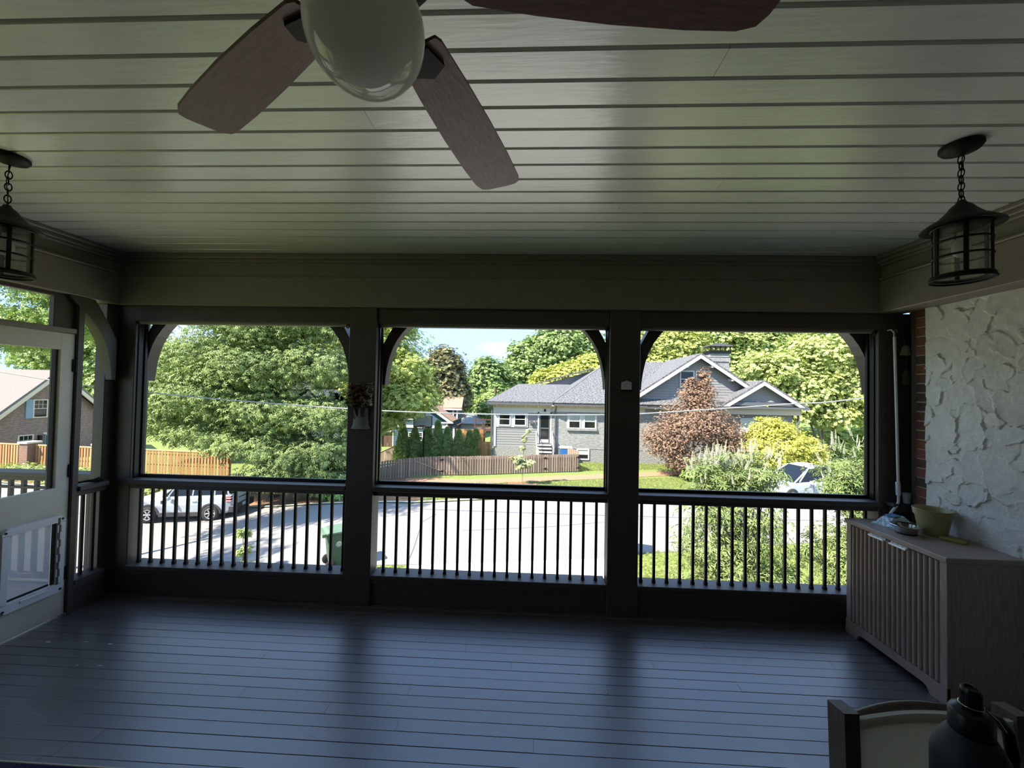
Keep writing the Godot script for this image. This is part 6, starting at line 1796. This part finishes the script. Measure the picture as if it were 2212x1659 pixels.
	for k in 7:
		var a := -0.9 + 1.8 * k / 6.0
		var d := V(sin(a), cos(a), 0.15 * (k % 2))
		spray.tri(V(-0.05, 0, 0), V(0.05, 0, 0), d * 0.9 + V(0.08, 0, 0))
		spray.tri(V(-0.05, 0, 0), d * 0.9 + V(0.08, 0, 0), d * 0.9 - V(0.08, 0, 0))
	var sm := spray.mesh()
	var ev := [[-9.69, -1.07, 0.72], [-8.76, -1.367, 0.66], [-7.76, -0.98, 0.55], [-6.93, -0.778, 0.60], [-6.165, -1.282, 0.58], [-5.27, -1.442, 0.58], [-4.47, -1.513, 0.52], [-3.95, -1.365, 0.58]]
	var names := ["next to the carport fence", "second from the carport fence", "right behind the basketball pole", "tallest of its row, beside the basketball pole", "fourth from the tan fence panel", "third from the tan fence panel", "second from the tan fence panel", "next to the short tan fence panel"]
	for i in ev.size():
		var x: float = ev[i][0]
		var gy := land(x, 0) - 0.1
		var hh: float = ev[i][1] - gy
		var o := thing("cone_evergreen", "cone-shaped dark evergreen in a row, " + names[i], "evergreen", V(x, gy, -30.0 + rr(-0.15, 0.15)), 0, "row of cone evergreens")
		put(MB.new().tube([V(0, 0, 0), V(0, hh * 0.9, 0)], [0.05, 0.01], 6), "stem", M.bark, o)
		var xf := []
		var cs := []
		for k in 1500:
			var t := pow(rng.randf(), 1.25)
			var lim: float = ev[i][2] * pow(1.0 - t, 0.85) * (0.6 + 0.4 * smoothstep(0.0, 0.12, t)) * rr(0.75, 1.06)
			var a := rng.randf() * TAU
			var p := V(cos(a) * lim, t * hh, sin(a) * lim)
			var outw := V(cos(a), 0, sin(a))
			var up := (V(0, 1, 0) + outw * 0.45 + V(rng.randfn(), rng.randfn(), rng.randfn()) * 0.18).normalized()
			var sd := up.cross(outw).normalized().rotated(up, rr(-1.2, 1.2))
			var s := rr(0.16, 0.27)
			xf.append(Transform3D(Basis(sd * s, up * s, sd.cross(up) * s), p))
			cs.append(Color(0.17, 0.26, 0.09).lerp(Color(0.48, 0.56, 0.23), clampf(0.45 + 0.3 * rng.randfn(), 0.0, 1.0)))
		copies("foliage", o, sm, M.leaf, xf, cs)

	# low ground cover by the far kerb
	for q in [[-22.0, -22.3, 1.6, "next to the big dark tree"], [-25.5, -23.3, 1.9, "second from the big dark tree"], [-29.5, -23.9, 2.0, "at the pier nearer the street tree"], [-33.5, -24.6, 2.0, "at the pier nearer the brick house"]]:
		tree("kerb_shrub", "low green ground-cover shrub before the cedar fence, " + str(q[3]), V(q[0], -4.65, q[1]), 0.0, 0.1, [[q[0], -4.35, q[1], q[2], 0.55, 0.9, 1.0]], 4000, 0.085, small, Color(0.185, 0.285, 0.071), Color(0.485, 0.527, 0.185), "low shrubs by the cedar fence")
	tree("kerb_shrub", "bright low shrub at the foot of the big dark tree", V(-9.0, -4.0, -19.3), 0.0, 0.1, [[-9.0, -3.55, -19.3, 1.3, 0.6, 0.8, 1.0]], 1100, 0.20, broad, Color(0.143, 0.271, 0.057), Color(0.385, 0.513, 0.128), "garden shrubs")
	tree("kerb_shrub", "leafy plants at the wall of the bungalow below the bronze-red shrub", V(10.3, -3.3, -23.0), 0.0, 0.1, [[10.3, -2.9, -23.0, 1.2, 0.45, 0.6, 1.0]], 900, 0.16, small, Color(0.114, 0.214, 0.057), Color(0.342, 0.456, 0.143), "garden shrubs")

	# flowering bush close to the porch
	flowering_bush(V(4.35, -3.3, -7.9), "large flowering bush with narrow leaves and pale spikes close to the railing", [[V(-0.35, 2.5, 0), V(0.9, 1.2, 0.8), 1.4], [V(-0.75, 1.4, 0.15), V(0.75, 1.1, 0.8), 1.0], [V(0.4, 1.2, 0.1), V(0.75, 1.0, 0.8), 1.1], [V(-0.1, 0.6, 0.2), V(0.9, 0.6, 0.8), 0.8], [V(-0.55, 3.3, 0), V(0.55, 0.55, 0.5), 0.5], [V(0.15, 3.4, 0), V(0.5, 0.5, 0.5), 0.4]], narrow, 5200, 110)
	flowering_bush(V(6.8, -3.3, -8.4), "flowering bush with narrow leaves and pale spikes in front of the white sedan", [[V(-0.1, 3.2, 0), V(0.6, 0.95, 0.6), 1.0], [V(-0.2, 1.7, 0.1), V(0.7, 1.2, 0.7), 1.2], [V(0.6, 1.9, 0), V(0.8, 1.3, 0.8), 1.0], [V(0.1, 0.6, 0.2), V(0.8, 0.6, 0.7), 0.8]], narrow, 4000, 85)

	# staked sapling across the street
	var sp := thing("young_tree", "slender young tree with pale new leaves in a mulch ring across the street", "tree", V(-0.23, -3.3, -20.96), 0, "saplings")
	put(MB.new().tube([V(0, 0, 0), V(0.02, 1.1, 0), V(0.05, 2.0, 0), V(0.16, 2.85, 0)], [0.025, 0.02, 0.012, 0.006], 6), "stem", M.pale_bark, sp)
	crown(sp, [[V(-0.28, 1.25, 0), V(0.42, 0.28, 0.3), 1.0], [V(0.32, 1.2, 0), V(0.40, 0.25, 0.3), 1.0], [V(0.05, 1.05, 0.1), V(0.55, 0.22, 0.3), 0.8], [V(0.02, 1.95, 0), V(0.16, 0.2, 0.12), 0.3], [V(0.12, 2.5, 0), V(0.14, 0.25, 0.1), 0.3], [V(0.3, 2.9, 0), V(0.14, 0.08, 0.08), 0.15]], 520, 0.13, broad, Color(0.322, 0.414, 0.127), Color(0.425, 0.425, 0.299), 0.4, 0.2)
	# sapling in the near yard
	var ns := thing("young_tree", "small broad-leaved sapling at the near edge of the street below the railing", "tree", V(-7.85, -3.6, -10.6), 0, "saplings")
	put(MB.new().tube([V(0, 0, 0), V(0.02, 0.6, 0), V(-0.02, 1.35, 0)], [0.018, 0.012, 0.005], 6), "stem", M.bark, ns)
	crown(ns, [[V(0.0, 0.2, 0), V(0.35, 0.2, 0.3), 1.0], [V(0.05, 0.75, 0), V(0.22, 0.12, 0.2), 0.7], [V(0.0, 1.2, 0), V(0.25, 0.15, 0.2), 0.8]], 260, 0.10, broad, Color(0.161, 0.253, 0.069), Color(0.391, 0.425, 0.172), 0.4, 0.2)

func flowering_bush(base: Vector3, label: String, blobs: Array, mesh: Mesh, count: int, spikes: int) -> void:
	var o := thing("flowering_bush", label, "bush", base, 0, "flowering bushes")
	for b in blobs:
		for k in 4:
			var e: Vector3 = (b[0] as Vector3) + V(rr(-1, 1), rr(-0.2, 1), rr(-1, 1)) * (b[1] as Vector3) * 0.9
			put(MB.new().tube([V(rr(-0.15, 0.15), -0.1, rr(-0.1, 0.1)), V(e.x * 0.4, e.y * 0.5, e.z * 0.4), e], [0.025, 0.016, 0.005], 6), "stem", M.pale_bark, o)
	crown(o, blobs, count, 0.135, mesh, Color(0.085, 0.14, 0.04), Color(0.29, 0.36, 0.135), 0.3, 0.25, 0.45)
	# flower spikes: stacked whorls of tiny pale buds on an upright stalk
	var f := MB.new()
	f.tube([V(0, -0.3, 0), V(0, 1, 0)], [0.012, 0.004], 4)
	for k in 9:
		var y := 0.12 + 0.1 * k
		var r := 0.085 * (1.0 - 0.09 * k)
		for j in 5:
			var a := TAU * j / 5 + k
			var p := V(cos(a) * r, y, sin(a) * r)
			f.tri(V(0, y - 0.01, 0), p + V(0, 0.045, 0), p + V(-sin(a), 0, cos(a)) * 0.03)
			f.tri(V(0, y - 0.01, 0), p + V(-sin(a), 0, cos(a)) * -0.03, p + V(0, 0.045, 0))
	var xf := []
	var cs := []
	for k in spikes * 2:
		var b: Array = blobs[rng.randi() % blobs.size()]
		var d := V(rng.randfn(), absf(rng.randfn()) + 0.5, rng.randfn()).normalized()
		var p: Vector3 = (b[0] as Vector3) + d * (b[1] as Vector3) * rr(0.9, 1.08)
		if p.y < 2.0 and rng.randf() < 0.8:
			continue
		var up := (V(0, 1, 0) + V(rng.randfn(), 0, rng.randfn()) * 0.28 + d * 0.3).normalized()
		var sd := up.cross(V(1, 0.1, 0.3)).normalized()
		var s := rr(0.16, 0.30)
		xf.append(Transform3D(Basis(sd * s, up * s, sd.cross(up) * s), p))
		cs.append(Color(0.50, 0.54, 0.36).lerp(Color(0.72, 0.72, 0.58), rng.randf()))
	copies("flower_spikes", o, f.mesh(), M.leaf, xf, cs)
